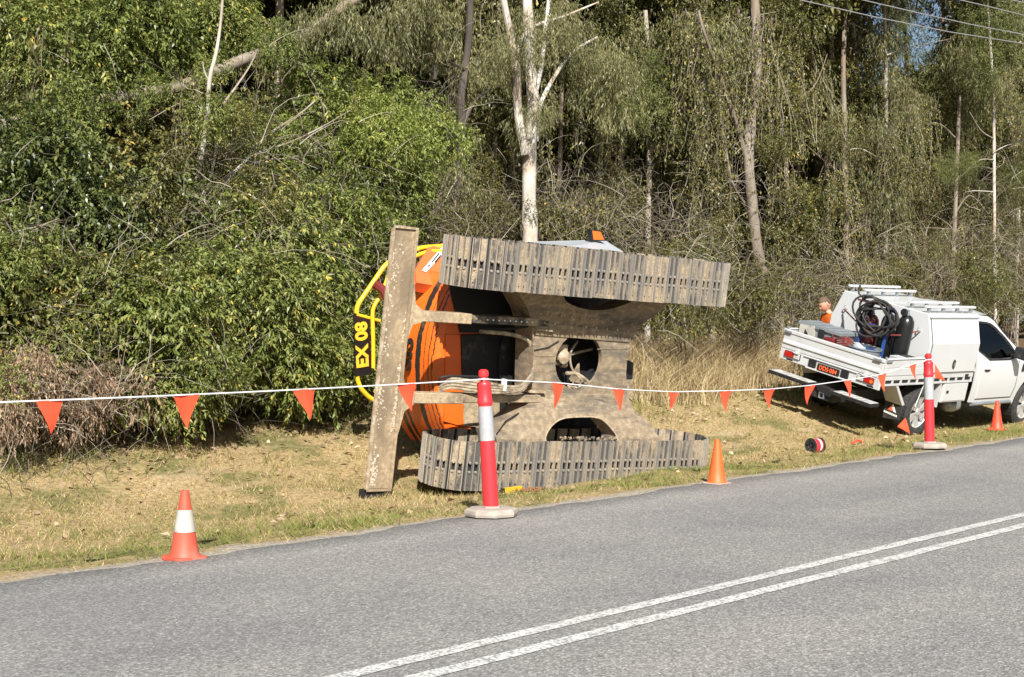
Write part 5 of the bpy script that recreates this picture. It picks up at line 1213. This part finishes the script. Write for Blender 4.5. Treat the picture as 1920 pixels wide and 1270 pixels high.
def place(me, name, parent, p, s, rz=None, flat=(1, 1, 1), tilt=.25):
    o = link(name, me, parent)
    o.matrix_local = Matrix.Translation(p) @ Matrix.Rotation(random.uniform(-tilt, tilt), 4, 'X') @ Matrix.Rotation(rz if rz is not None else random.uniform(0, 6.28), 4, 'Z') @ Matrix.Diagonal((s * flat[0], s * flat[1], s * flat[2], 1))
    if name == 'twigs': o['kind'] = 'stuff'
    return o
def limb_mesh(paths, mat_, name, parent, n=9, wob=.06):
    m = MB()
    for pts, r0, r1 in paths:
        pts = [Vector(p) for p in pts]; out = []
        for i in range(len(pts) - 1):
            a, b, c, d = pts[max(i - 1, 0)], pts[i], pts[i + 1], pts[min(i + 2, len(pts) - 1)]
            for t in np.linspace(0, 1, 6)[:-1]: out.append(.5 * ((2 * b) + (c - a) * t + (2 * a - 5 * b + 4 * c - d) * t * t + (3 * b - a - 3 * c + d) * t ** 3))
        out.append(pts[-1]); k = len(out)
        rs = [(r0 + (r1 - r0) * i / (k - 1)) * (1 + random.uniform(-wob, wob)) for i in range(k)]
        m.tube(out, rs, (14 if r0 > .09 else n) if r0 > .03 else 5)
    return m.build(name, mat_, parent, True)

# --- named trees: trunk paths read from the photograph at their own distance
def tree(name, label, t, trunks, barkm, clumps=(), vines=(), twigs=(), group=None):
    """trunks: list of (pixel path, r0, r1); first path starts at the ground"""
    b = at_t(trunks[0][0][0][0], trunks[0][0][0][1], t); g = gz(b.x, b.y); base = Vector((b.x, b.y, g))
    root = thing(name, label, 'tree', base, group)
    paths = []
    for i, (px, r0, r1) in enumerate(trunks):
        P_ = [at_t(x, y, t + random.uniform(-.05, .05)) - base for x, y in px]
        if i == 0: P_ = [Vector((P_[0].x, P_[0].y, -.15))] + [p for p in P_ if p.z > .15]
        paths.append((P_, r0, r1))
    limb_mesh(paths[:1], BK[barkm], 'trunk', root)
    for p in paths[1:]: limb_mesh([p], BK[barkm], 'branch', root)
    for kind, x, y, rx, ry, n, s, dt in clumps:
        for k in range(n):
            a = random.uniform(0, 6.28); q = math.sqrt(random.random())
            tt = t + dt + random.uniform(-.7, .7); p = at_t(x + rx * q * math.cos(a), y + ry * q * math.sin(a), tt)
            place(random.choice(LIB[kind]), 'leaf_clump', root, p - base, s * random.uniform(.75, 1.25))
    for x, y, s, dt in vines:
        p = at_t(x, y, t + dt); place(random.choice(VN), 'hanging_vines', root, p - base, s * random.uniform(.85, 1.15), tilt=.06)
    for x, y, s, dt in twigs:
        p = at_t(x, y, t + dt); place(random.choice(TW), 'twigs', root, p - base, s)
    return root
tree('gum_tree', 'twin trunked white barked gum rising behind the excavator', 15.6,
     [([(992, 600), (994, 440), (992, 370), (994, 270), (999, 190), (993, 110), (990, 30), (986, -60)], .140, .075), ([(985, 290), (972, 215), (968, 130), (958, 70), (944, 0), (935, -60)], .075, .05),
      ([(1004, 265), (1009, 215), (1020, 180), (1055, 120), (1085, 90), (1120, 70)], .05, .018), ([(968, 130), (985, 60), (1060, 30), (1120, 5)], .035, .012), ([(999, 190), (1015, 120), (1030, -10)], .05, .03)], 'white',
     [('gum', 1080, 90, 80, 70, 8, .5, .5), ('gum', 915, 130, 50, 80, 6, .5, .8), ('gum', 960, 30, 90, 40, 4, .5, 1.1), ('gum', 1120, 150, 50, 60, 4, .5, .1), ('scrub', 985, 350, 60, 60, 3, .4, .9), ('gum', 1000, 215, 35, 40, 3, .34, -.3), ('gum', 975, 110, 45, 60, 4, .36, -.3), ('gum', 1060, 70, 50, 40, 3, .4, -.3), ('scrub', 1000, 400, 30, 30, 1, .25, -.25)], [], [(1010, 330, .7, .2)])
tree('curved_tree', 'slender dark trunked tree curving up left of the white gum', 16.4,
     [([(846, 600), (850, 420), (858, 330), (866, 240), (864, 190), (872, 130), (880, 60), (882, -50)], .09, .055), ([(866, 240), (890, 190), (925, 165)], .04, .015), ([(872, 130), (835, 110), (812, 60), (800, 20)], .03, .01), ([(815, 150), (822, 100), (840, 60)], .03, .012)], 'dark',
     [('gum', 800, 60, 80, 60, 8, .62, .4), ('gum', 860, 330, 50, 70, 4, .5, .6), ('small', 900, 260, 40, 80, 4, .5, .7)], [], [(800, 160, .8, .2)])
tree('slender_gum', 'thin pale trunk topped by a rounded clump of olive leaves', 17.0,
     [([(1214, 620), (1215, 430), (1217, 300), (1214, 215), (1216, 120), (1210, 20)], .065, .045), ([(1216, 215), (1250, 160), (1300, 120)], .03, .01)], 'pale',
     [('fine', 1215, 160, 62, 60, 8, .62, -.2), ('gum', 1235, 90, 70, 60, 6, .6, .2), ('fine', 1285, 165, 45, 40, 4, .5, -.1)], [(1245, 210, .8, .1)])
tree('vine_tree', 'grey trunked tree wrapped in pale hanging vines', 15.2,
     [([(1447, 640), (1436, 540), (1420, 470), (1410, 380), (1404, 300), (1410, 200), (1420, 110), (1415, 0), (1412, -60)], .125, .08), ([(1408, 330), (1380, 230), (1345, 130), (1320, 60), (1310, 20)], .05, .02), ([(1395, 380), (1372, 340), (1356, 250), (1345, 180)], .03, .015)], 'grey',
     [('small', 1440, 60, 60, 80, 6, .6, .2), ('small', 1440, 230, 40, 90, 5, .45, .2), ('gum', 1330, 60, 60, 60, 5, .55, .1)],
     [(1390, 20, .8, .25), (1432, 30, .9, -.15), (1448, 120, .9, .15), (1340, 80, .9, -.1), (1330, 150, .8, .1), (1365, 140, .7, .2), (1300, 20, 1.0, .3)], [(1370, 200, .8, 0), (1440, 330, .8, -.1), (1350, 330, .7, 0)])
tree('pale_tree', 'pale trunk behind the vine covered tree with vines on one side', 17.2,
     [([(1556, 640), (1556, 480), (1553, 380), (1552, 280), (1560, 150), (1555, 0)], .085, .06)], 'pale',
     [('small', 1540, 120, 70, 90, 8, .65, .0), ('small', 1560, 260, 60, 60, 4, .5, .3), ('small', 1530, 30, 70, 50, 5, .65, .2)], [(1535, 150, .8, .25), (1570, 110, .8, .2)], [(1580, 300, .7, 0)])
tree('forked_tree', 'mottled trunk forking low among scrub behind the truck', 17.0,
     [([(1628, 640), (1624, 480), (1616, 380), (1614, 290), (1612, 200), (1600, 60), (1594, -40)], .08, .05), ([(1622, 455), (1632, 400), (1640, 330)], .04, .02), ([(1606, 110), (1612, 50), (1612, -30)], .05, .04)], 'pale',
     [('small', 1640, 235, 60, 60, 7, .6, -.1), ('fine', 1700, 260, 60, 60, 6, .6, 0), ('small', 1620, 330, 50, 70, 4, .45, .4)], [(1598, 200, .7, .2)], [(1600, 270, .8, -.2), (1655, 330, .7, 0)])
tree('brown_tree', 'reddish brown trunk in the scrub behind the canopy', 17.8,
     [([(1734, 620), (1732, 460), (1730, 380), (1727, 280), (1722, 170)], .085, .06)], 'brown',
     [('fine', 1725, 230, 70, 60, 7, .65, -.2), ('small', 1740, 320, 60, 70, 5, .55, .2), ('fine', 1790, 200, 50, 60, 4, .6, .1)], [(1700, 260, .8, 0)], [(1740, 380, .8, -.2)])
tree('pale_sapling', 'thin straight pale sapling with bare side branches', 15.4,
     [([(1867, 640), (1865, 480), (1864, 330), (1863, 200), (1858, 100), (1850, -20)], .048, .03), ([(1864, 360), (1830, 358), (1812, 360)], .014, .005), ([(1864, 300), (1838, 300), (1815, 318)], .014, .005), ([(1864, 285), (1890, 272), (1912, 270)], .014, .005), ([(1863, 260), (1840, 245), (1818, 210)], .014, .005)], 'white',
     [('fine', 1860, 90, 50, 80, 9, .6, .0), ('gum', 1890, 50, 50, 60, 5, .55, .2), ('fine', 1800, 340, 30, 40, 3, .42, -.2), ('fine', 1895, 340, 30, 40, 3, .45, -.1), ('fine', 1830, 310, 30, 20, 2, .35, -.3), ('gum', 1900, 170, 40, 60, 4, .5, .2)], [(1890, 120, .7, 0)], [(1890, 310, .9, -.2), (1900, 390, .8, -.1)])
tree('bare_tree', 'pale leafless branching tree leaning up out of the left scrub', 14.0,
     [([(352, 620), (356, 430), (364, 370), (376, 300), (389, 220), (393, 150), (405, 100), (414, 40), (420, -40)], .042, .014), ([(362, 390), (388, 355), (402, 300), (408, 262)], .026, .010), ([(386, 420), (402, 370), (412, 345)], .022, .012), ([(372, 385), (420, 340), (462, 300), (500, 255), (560, 215), (590, 190)], .022, .006), ([(440, 320), (500, 300), (560, 298)], .015, .004), ([(392, 230), (430, 180), (465, 130), (480, 100)], .018, .006), ([(389, 215), (350, 190), (280, 225)], .010, .004), ([(470, 290), (540, 268), (600, 240), (660, 205)], .012, .004), ([(400, 160), (385, 140), (380, 115)], .012, .006)], 'pale', [('broad', 400, 215, 40, 25, 2, .32, -.1), ('small', 470, 240, 40, 30, 2, .3, .1)], [], [(430, 260, .8, 0), (480, 330, .8, 0), (400, 330, .7, .1), (560, 280, .7, -.1)])
tree('leaning_tree', 'thick mottled grey trunk leaning almost level through the left canopy', 15.3,
     [([(-420, 640), (-400, 420), (-260, 320), (-60, 252), (60, 225), (180, 190), (330, 165), (450, 115), (560, 72), (640, 15), (700, -20)], .095, .065)], 'grey',
     [('broad', 60, 60, 100, 60, 8, .65, .5), ('broad', 200, 50, 100, 50, 7, .62, .8), ('broad', 330, 40, 100, 45, 7, .6, 1.0), ('broad', 240, 70, 90, 40, 5, .5, .9), ('broad', 400, 40, 60, 40, 4, .5, 1.0), ('broad', 110, 215, 70, 25, 4, .42, -.5), ('broad', 270, 175, 35, 25, 2, .36, -.5), ('broad', 395, 140, 20, 20, 1, .34, -.5), ('gum', 600, 55, 60, 25, 4, .42, -.5), ('broad', 510, 85, 30, 20, 2, .36, -.5), ('broad', 60, 130, 60, 40, 4, .5, .5), ('small', 330, 270, 60, 50, 5, .55, .8)], [(90, 60, .8, -.3), (350, 130, .6, 0)], [(60, 190, .8, .1), (150, 170, .6, -.1), (420, 200, .8, .1)])
for x, lab, r in ((248, 'rusty brown trunk in the gap under the level leaning trunk', .055), (128, 'dark stringy trunk in the shadowed hollow at the left', .08)):
    tree('forest_tree', lab, 17.4, [([(x, 640), (x, 420), (x - 2, 270), (x + 4, 120), (x, -20)], r, r * .8)], 'brown' if x > 200 else 'dark', [('small', x + 10, 20, 80, 50, 5, .7, .2)], [], [])

# --- slim vine hung trunks that fill the right half of the forest
slim = [(790, 17.6, 'dark'), (915, 17.0, 'grey'), (1045, 17.4, 'grey'), (1110, 18.2, 'pale'), (1165, 17.2, 'dark'), (1262, 18.0, 'grey'), (1338, 15.8, 'pale'), (1465, 16.2, 'grey'), (1588, 16.4, 'grey'), (1660, 15.8, 'pale'), (1690, 17.4, 'brown'), (1780, 16.2, 'grey'), (1815, 17.2, 'brown'), (1905, 16.8, 'pale')]
words = {'dark': 'slim dark trunk hung with leafy vines inside the forest edge', 'grey': 'slim grey trunk hung with leafy vines inside the forest edge', 'pale': 'slim pale trunk hung with leafy vines inside the forest edge', 'brown': 'slim brown trunk hung with leafy vines inside the forest edge'}
def gap(x, y): return ((x - 1700) / 125) ** 2 + ((y - 45) / 130) ** 2 < 1
def top_shade_clump(root, base, q):  # unseen high crown clumps, added to shade the forest interior
    if not gap(*pix(base + q)): place(random.choice(LIB['far']), 'leaf_clump', root, q, random.uniform(.8, 1.25))
for x, t, bk in slim:
    p = at_t(x, 620, t); base = Vector((p.x, p.y, gz(p.x, p.y))); root = thing('vine_hung_tree', words[bk], 'tree', base, 'slim vine hung trees')
    Ht = random.uniform(10.5, 13); l1, l2 = random.uniform(-.35, .35), random.uniform(-.6, .6); r0 = random.uniform(.04, .075)
    path = [Vector((0, 0, -.2)), Vector((l1 * .5, 0, Ht * .3)), Vector((l1, .1, Ht * .6)), Vector((l2, 0, Ht))]
    limb_mesh([(path, r0, r0 * .5)], BK[bk], 'trunk', root, 7)
    for k in range(3):
        z = random.uniform(1.5, 7); a = random.choice((-1, 1)); b0 = Vector((l1 * z / Ht, 0, z)); limb_mesh([([b0, b0 + Vector((a * random.uniform(.3, .7), random.uniform(-.4, .2), random.uniform(.2, .6))), b0 + Vector((a * random.uniform(.7, 1.5), random.uniform(-.6, .3), random.uniform(.1, 1.2)))], r0 * .35, .006)], BK[bk], 'branch', root, 5)
    kk = random.choice((['small', 'scrub'], ['scrub', 'gum'], ['small', 'fine', 'scrub'], ['small']))
    for k in range(8): top_shade_clump(root, base, Vector((l2 + random.gauss(0, .9), random.gauss(0, .7), random.uniform(.74, 1.02) * Ht)))
    for k in range(19):
        z = random.uniform(.12, .95) * Ht; place(random.choice(LIB[random.choice(kk)]), 'leaf_clump', root, Vector((l1 * z / Ht + random.gauss(0, .38), random.gauss(.1, .35), z)), random.uniform(.30, .58) * (1 + .25 * z / Ht), flat=(1, 1, random.uniform(1.0, 1.7)))
    for k in range(3): place(random.choice(VN), 'hanging_vines', root, Vector((random.gauss(0, .3), random.uniform(-.3, .3), random.uniform(2.5, 7.5))), random.uniform(.6, 1.0), tilt=.06)
    for k in range(2): place(random.choice(TW), 'twigs', root, Vector((random.gauss(0, .4), random.uniform(-.4, .2), random.uniform(.8, 5))), random.uniform(.6, 1.0))

# --- shrubs and scrub: each one a thing with stems and leaf clumps
SHR = 0
def shrub(name, label, x, y, rx, ry, t, kinds, n, s, group=None, twigs=0, vines=0, stems=5, dtj=.6):
    c = at_t(x, y, t); b = at_t(x, y, t); g = gz(b.x, b.y); base = Vector((b.x, b.y, g)); root = thing(name, label, 'shrub', base, group)
    tops = []
    for k in range(n):
        a = random.uniform(0, 6.28); q = math.sqrt(random.random()); tt = t + random.uniform(-dtj, dtj) - .35 * (1 - q)
        p = at_t(x + rx * q * math.cos(a), y + ry * q * math.sin(a), tt); sz = s * random.uniform(.72, 1.25)
        gp = gz(p.x, p.y); p.z = max(p.z, gp + .12)
        place(random.choice(LIB[random.choice(kinds)]), 'leaf_clump', root, p - base, sz); tops.append(p - base)
    P_ = []
    for k in range(stems):
        tp = random.choice(tops); st_ = Vector((random.uniform(-.25, .25), random.uniform(-.2, .2), -.1)); mid = st_.lerp(tp, .5) + Vector((random.uniform(-.15, .15), random.uniform(-.15, .15), .1)); P_.append(([st_, mid, tp], .022, .006))
    limb_mesh(P_, BK['grey'], 'stems', root, 6)
    for k in range(twigs):
        p = at_t(x + random.uniform(-rx, rx), y + random.uniform(-ry, ry), t + random.uniform(-dtj, dtj) - .3); place(random.choice(TW), 'twigs', root, p - base, random.uniform(.6, 1.0))
    for k in range(vines):
        p = at_t(x + random.uniform(-rx, rx), y - ry + random.uniform(0, ry * .6), t + random.uniform(-dtj, dtj)); place(random.choice(VN), 'hanging_vines', root, p - base, random.uniform(.5, .9), tilt=.08)
B, Br, Sm, Dk, Fi, Gu, Dr, Sc = 'broad', 'bright', 'small', 'dark', 'fine', 'gum', 'dry', 'scrub'
S_ = [
 ('leafy_shrub', 'large glossy leafed shrub spilling onto the grass left of the number board', 560, 590, 110, 110, 13.3, [B], 16, .62, 2, 0),
 ('leafy_shrub', 'broad leafed shrub behind the second flag of the bunting', 380, 600, 120, 110, 13.2, [B], 16, .62, 3, 0),
 ('leafy_shrub', 'low glossy shrub drooping over the dark leaf litter', 350, 710, 80, 45, 12.9, [B], 7, .45, 2, 0),
 ('dead_shrub', 'heap of brown dead leaves and branches at the foot of the left scrub', 50, 735, 120, 70, 12.6, [Dr, Dr, Dr, B], 17, .38, 5, 0),
 ('dead_shrub', 'brown dead leaves under the mixed shrub behind the first flag', 185, 700, 70, 60, 12.9, [Dr, Dr, B], 7, .45, 3, 0),
 ('mixed_shrub', 'mixed shrub of yellow green leaves and bare canes above the dead leaves', 150, 590, 130, 80, 13.3, [B, Sm], 14, .58, 4, 0),
 ('mixed_shrub', 'leafy shrub by the dark hollow with arching bare canes', 15, 500, 60, 80, 13.6, [B, Dk], 7, .5, 3, 0),
 ('dark_shrub', 'dense dark small leafed shrub at the foot of the bare pale tree', 270, 400, 110, 80, 14.3, [Dk, Sm], 14, .62, 2, 0),
 ('dark_shrub', 'dense dark shrub below the level leaning trunk', 90, 350, 110, 80, 14.6, [Dk], 13, .65, 2, 0),
 ('leafy_shrub', 'broad leafed shrub behind the bare pale tree', 470, 430, 90, 80, 14.0, [B, Sm], 12, .6, 4, 0),
 ('leafy_shrub', 'glossy shrub close behind the top of the blade', 630, 460, 70, 80, 14.0, [B], 11, .58, 2, 0),
 ('bright_tree', 'bright yellow green leafy bough left of the curved dark trunk', 720, 250, 120, 60, 14.6, [Br], 17, .6, 4, 0),
 ('bright_tree', 'lower bright green bough behind the blade', 700, 370, 110, 60, 14.6, [Br, B], 15, .56, 4, 0),
 ('bright_tree', 'fresh green bough above the bare pale tree', 560, 240, 80, 70, 15.0, [Br, B], 11, .58, 3, 0),
 ('scrub', 'dry scrub showing between blade and curved dark trunk', 770, 440, 80, 50, 14.9, [Sc, Sc, Gu], 7, .5, 5, 0),
 ('scrub', 'olive scrub at the base of the curved dark trunk', 900, 410, 60, 50, 16.4, [Sc, Gu, Sc], 7, .5, 5, 2),
 ('scrub', 'brownish scrub behind the raised track beside the white gum', 1090, 410, 60, 55, 16.3, [Sc, Sm], 7, .5, 6, 2),
 ('scrub', 'small leafed shrub behind the raised track near the thin pale trunk', 1160, 400, 50, 55, 17.6, [Sc, Sc, Sm], 6, .5, 5, 2),
 ('scrub', 'leafy scrub spilling over the end of the raised track', 1290, 460, 80, 45, 14.6, [Sc, Sm, B], 9, .46, 5, 0),
 ('scrub', 'weedy scrub under the end of the raised track', 1290, 570, 80, 45, 13.9, [Sc, Sc, Sm], 8, .42, 4, 0),
 ('scrub', 'tangled brown scrub at the foot of the vine wrapped tree', 1400, 560, 70, 60, 14.0, [Sc, Sc, Sm], 9, .45, 6, 0),
 ('scrub', 'tangled scrub with looping bare vines behind the worker', 1490, 550, 65, 55, 14.5, [Sc, Sc, Sm], 8, .42, 7, 1),
 ('scrub', 'dense scrub behind the canopy roof rails', 1630, 520, 80, 30, 15.0, [Sc, Sc, Sm], 8, .45, 7, 1),
 ('scrub', 'dry tangled scrub behind the canopy', 1745, 500, 70, 45, 15.0, [Sc, Sc, Sm], 8, .45, 7, 0),
 ('scrub', 'yellow green scrub with bare canes beside the cab', 1860, 540, 80, 60, 14.2, [Sc, Fi, Sm], 10, .48, 6, 0),
 ('scrub', 'bare branched scrub at the foot of the pale sapling', 1900, 450, 50, 50, 15.8, [Sc, Sc, Sm], 6, .45, 7, 1),
 ('scrub', 'yellow green scrub on the bank past the front of the truck', 2010, 540, 80, 70, 14.4, [Sc, Fi, Sm], 9, .5, 4, 0),
 ('scrub', 'dry scrub farther along the bank past the front of the truck', 2180, 530, 80, 70, 14.6, [Sc, Sm], 9, .5, 4, 1),
 ('leafy_shrub', 'broad leafed shrub on the bank before the dead leaf heap', -120, 560, 110, 130, 13.4, [B, Sm], 14, .6, 3, 0),
]
for a in S_:
    nm, lab, x, y, rx, ry, t, kinds, n, s, tw, vn = a
    shrub(nm, lab, x, y, rx, ry, t, kinds, n, s, None, tw, vn)
# arching pale canes in front of the left shrubs, each a bare branch
def cane(label, pts, t, r):
    P_ = [at_t(x, y, t) for x, y in pts]; b = P_[0].copy(); o = limb_mesh([([p - b for p in P_], r, r * .35)], BK['pale'], 'bare_branch', None, 5); o.location = b; tag(o, label, 'branch', 'bare branches in the left scrub')
cane('long arching bare cane over the mixed shrub above the dead leaves', [(200, 660), (180, 610), (120, 575), (20, 567)], 12.95, .010)
cane('straight bare cane slanting down into the mixed shrub', [(65, 610), (110, 622), (165, 645), (200, 665)], 12.85, .010)
cane('bare cane poking up by the dark hollow', [(0, 455), (30, 435), (70, 425), (110, 410)], 13.1, .009)
cane('pale broken stick above the glossy shrub', [(440, 465), (475, 435), (510, 415)], 13.2, .014)
cane('pale stick poking out at the foot of the drooping shrub', [(222, 725), (245, 755), (275, 775)], 12.35, .016)

# --- deeper forest: individual trees standing in rows behind the first line, and the dim mass beyond them
kinds_bg = [('small', 'small leafed', 'grey'), ('fargum', 'drooping gum leafed', 'pale'), ('far', 'dense leafed', 'brown')]
bgpos = []
for t, n, x0, x1 in ((19.2, 12, -300, 2600), (21.0, 13, -300, 2600), (24.5, 13, -300, 2600)):
    for k in range(n): bgpos.append((x0 + (x1 - x0) * (k + random.uniform(.15, .85)) / n, t + random.uniform(-.9, .9)))
for i, (x, t) in enumerate(bgpos):
    kind, kw, bm_ = kinds_bg[random.choice((0, 0, 1, 2)) if t < 20 else random.choice((1, 2, 2))]
    p = at_t(x, 620, t); base = Vector((p.x, p.y, gz(p.x, p.y)))
    root = thing('forest_tree', {'small': 'small leafed tree standing deeper in the forest', 'fargum': 'drooping gum standing deeper in the forest', 'far': 'dense leafed tree standing deeper in the forest'}[kind], 'tree', base, 'trees deeper in the forest')
    lean = random.uniform(-.5, .5); Ht = random.uniform(11, 14); r0 = random.uniform(.07, .13)
    limb_mesh([([Vector((0, 0, -.2)), Vector((lean * .2, 0, Ht * .3)), Vector((lean * .6, random.uniform(-.3, .3), Ht * .6)), Vector((lean, 0, Ht))], r0, r0 * .4)], BK[bm_], 'trunk', root, 7)
    big = 1.0 if kind != 'small' else .8
    for k in range(22 if t < 20 else 34):
        z = (random.uniform(.42 if t < 20 else .1, 1.0)) ** .8 * (Ht + .5); q = Vector((lean * z / Ht + random.gauss(0, 1.05), random.gauss(0, .8), z)); sx_, sy_ = pix(base + q)
        if gap(sx_, sy_) and random.random() < .95: continue
        if sy_ < -420: continue
        place(random.choice(LIB[kind]), 'leaf_clump', root, q, big * random.uniform(.8, 1.35))
    if t < 20:
        for k in range(1): place(random.choice(VN), 'hanging_vines', root, Vector((random.gauss(0, .6), -.5, random.uniform(3.5, 8))), random.uniform(.9, 1.3), tilt=.06)
def far_mass():
    rng = np.random.default_rng(5); Vs = []; Ts = []; n = 0
    src = LIB['far'][0]; co = np.empty(len(src.vertices) * 3, np.float32); src.vertices.foreach_get('co', co); co = co.reshape(-1, 3)
    tn = np.empty(len(src.vertices), np.float32); src.attributes['tint'].data.foreach_get('value', tn)
    for k in range(440):
        x = rng.uniform(-350, 2350); t = rng.uniform(28, 44); p = at_t(x, 610, t); z = 14.5 * rng.random() ** 1.15 + .4
        sx_, sy_ = pix(Vector((p.x, p.y, z)))
        if gap(sx_, sy_ + 10) and rng.random() < .95: continue
        s = rng.uniform(1.3, 2.3); a = rng.uniform(0, 6.28); c, s2 = math.cos(a), math.sin(a); R_ = np.array([[c, -s2, 0], [s2, c, 0], [0, 0, 1]])
        sub = rng.random(len(co) // 4) < .45; m = np.repeat(sub, 4)
        Vs.append((co[m] * 1.0) @ R_.T * s + np.array([p.x, p.y, z + gz(p.x, p.y)])); Ts.append(tn[m])
    V = np.concatenate(Vs); o = link('distant_forest', np_mesh('distant_forest', V, np.arange(len(V)).reshape(-1, 4), G['small'], {'tint': np.concatenate(Ts)}))
    tag(o, 'dim mass of forest foliage far behind the trees', 'forest', kind='stuff')
far_mass()

# --- grass on the verge, tall dry grass, fallen leaves
def blades(name, s, t, ln, wd, tint, mat_, lean=.8, seg=1, label=None, cat=None, droop=.0):
    n = len(s); x, y = st2xy(s, t); z = ground_z(s, t); a = RNG.uniform(0, 2 * np.pi, n); tilt = RNG.uniform(.1 if lean < 1 else .5, lean, n)
    d = np.stack([np.cos(a) * np.sin(tilt), np.sin(a) * np.sin(tilt), np.cos(tilt)], -1); b = np.stack([x, y, z - .006], -1)
    ph = RNG.uniform(0, 2 * np.pi, n); sd = np.stack([np.cos(ph), np.sin(ph), 0 * a], -1) * wd[:, None] * .5
    if seg == 1:
        V = np.stack([b - sd, b + sd, b + d * ln[:, None]], 1).reshape(-1, 3); Fq = np.arange(n * 3).reshape(-1, 3); tv = np.repeat(tint, 3)
    else:
        m = b + d * ln[:, None] * .55; e = b + d * ln[:, None] + np.stack([np.cos(a), np.sin(a), -.5 + 0 * a], -1) * (ln * droop)[:, None]
        V = np.stack([b - sd, b + sd, m + sd * .8, m - sd * .8, m - sd * .8, m + sd * .8, e + sd * .12, e - sd * .12], 1).reshape(-1, 3); Fq = np.arange(n * 8).reshape(-1, 4); tv = np.repeat(tint, 8)
    o = link(name, np_mesh(name, V, Fq, mat_, {'tint': tv})); return tag(o, label, cat, kind='stuff')
def pnoise(s, t, k, seed):
    r = np.random.default_rng(seed); v = 0
    for i in range(6):
        f = k * r.uniform(.6, 1.8); a = r.uniform(0, 6.28); v = v + np.sin(f * (s * math.cos(a) + t * math.sin(a)) + r.uniform(0, 6.28))
    return v / 3.2
def verge():
    N_ = 430000; u = RNG.random(N_); s = -3.0 + 32 * u ** 1.35; t = T_EDGE + .06 + RNG.random(N_) ** .9 * 5.4
    den = .62 + .38 * pnoise(s, t, 2.6, 3) + .3 * pnoise(s, t, 9, 4); edge = np.clip((t - T_EDGE - .10 - .12 * pnoise(s, t, 3, 8)) / .15, 0, 1)
    keep = RNG.random(N_) < np.clip(den, .15, 1) * (.06 + .94 * edge); s, t = s[keep], t[keep]; n = len(s)
    g = .62 * np.exp(-((t - 8.8) / .6) ** 2) + .24 * pnoise(s, t, 1.3, 6) + .10 * pnoise(s, t, 6, 7) - .02
    green = RNG.random(n) < np.clip(g + .24, .08, .92); tint = np.where(green, RNG.uniform(.68, 1, n), RNG.uniform(0, .62, n))
    ln = RNG.uniform(.028, .075, n) * (1 + .5 * green) * (1 + .5 * np.clip(pnoise(s, t, 3.3, 12), 0, 1)); wd = RNG.uniform(.0045, .0095, n)
    blades('verge_grass', s, t, ln, wd, tint, G['lawn'], 1.5, 1, 'short patchy half dry grass covering the verge', 'grass')
    # longer green tufts by the scrub
    n = 9000; s = RNG.uniform(-2, 26, n); t = RNG.normal(12.7, .45, n); k = (pnoise(s, t, 1.7, 21) > .25) & (t > 11.6); s, t = s[k], t[k]; n = len(s)
    blades('green_tufts', s, t, RNG.uniform(.10, .28, n), RNG.uniform(.006, .011, n), RNG.uniform(.68, 1, n), G['lawn'], .8, 2, 'longer green grass tufts along the foot of the scrub', 'grass', .35)
    # tall dry grass between excavator and truck
    n = 30000; s = np.concatenate([RNG.uniform(13.5, 22.5, n), RNG.uniform(22.5, 30, n // 3)]); t = np.concatenate([RNG.normal(13.7, .75, n), RNG.normal(14.6, .7, n // 3)])
    k = (t > 12.75 + .25 * pnoise(s, t, 1.5, 30)) & (RNG.random(len(s)) < .6 + .4 * pnoise(s, t, 2.2, 31)); s, t = s[k], t[k]; n = len(s)
    tint = np.where(RNG.random(n) < .06, 1.0, RNG.uniform(0, .9, n)); ln = RNG.uniform(.35, .95, n) * np.clip(.7 + .5 * (t - 12.7), .55, 1.15)
    blades('tall_dry_grass', s, t, ln, RNG.uniform(.005, .012, n), tint, G['straw'], .5, 2, 'tall straw coloured dry grass on the bank behind the excavator and truck', 'grass', .3)
    # fallen leaves
    n = 1500; s = RNG.uniform(-2, 26, n); t = np.where(RNG.random(n) < .6, RNG.normal(12.4, .5, n), RNG.uniform(8.5, 12.5, n)); x, y = st2xy(s, t); z = ground_z(s, t) + .03
    a = RNG.uniform(0, 6.28, n); ax = np.stack([np.cos(a), np.sin(a), RNG.normal(0, .25, n)], -1); V = leaves_from(np.stack([x, y, z], -1), unit(ax), unit(np.array([[0, 0, 1.]]) + RNG.normal(0, .4, (n, 3))), RNG.uniform(.04, .11, n), RNG.uniform(.025, .055, n))
    o = link('fallen_leaves', np_mesh('fallen_leaves', V, np.arange(n * 4).reshape(-1, 4), G['dry'], {'tint': np.repeat(RNG.uniform(.5, 1, n), 4)})); tag(o, 'scattered dry fallen leaves on the verge', 'leaves', kind='stuff')
verge()
# --- overhead wires
def wire(pts, label):
    P_ = [at_t(x, y, 12.0) for x, y in pts]; d0 = (P_[0] - P_[1]); d1 = (P_[-1] - P_[-2])
    P_ = [P_[0] + d0 * 4 + Vector((0, 0, 1.2)), P_[0] + d0 * 2 + Vector((0, 0, .4))] + P_ + [P_[-1] + d1 * 3 + Vector((0, 0, .6)), P_[-1] + d1 * 8 + Vector((0, 0, 3))]
    b = P_[2].copy(); m_ = MB(); m_.tube([p - b for p in P_], .010, 5); o = m_.build('power_line', M['wire'], None, True); o.location = b; tag(o, label, 'wire', 'overhead wires')
M['wire'] = simple('dull grey wire', (.34, .34, .34), .5, .4)
wire([(1500, 0), (1640, 32), (1780, 60), (1920, 82)], 'lowest overhead wire in front of the treetops')
wire([(1617, 0), (1720, 24), (1820, 46), (1920, 65)], 'second lowest overhead wire in front of the treetops')
wire([(1800, 0), (1860, 14), (1920, 29)], 'third overhead wire up from the lowest')
wire([(1895, 0), (1920, 5)], 'topmost overhead wire crossing above the treetops')
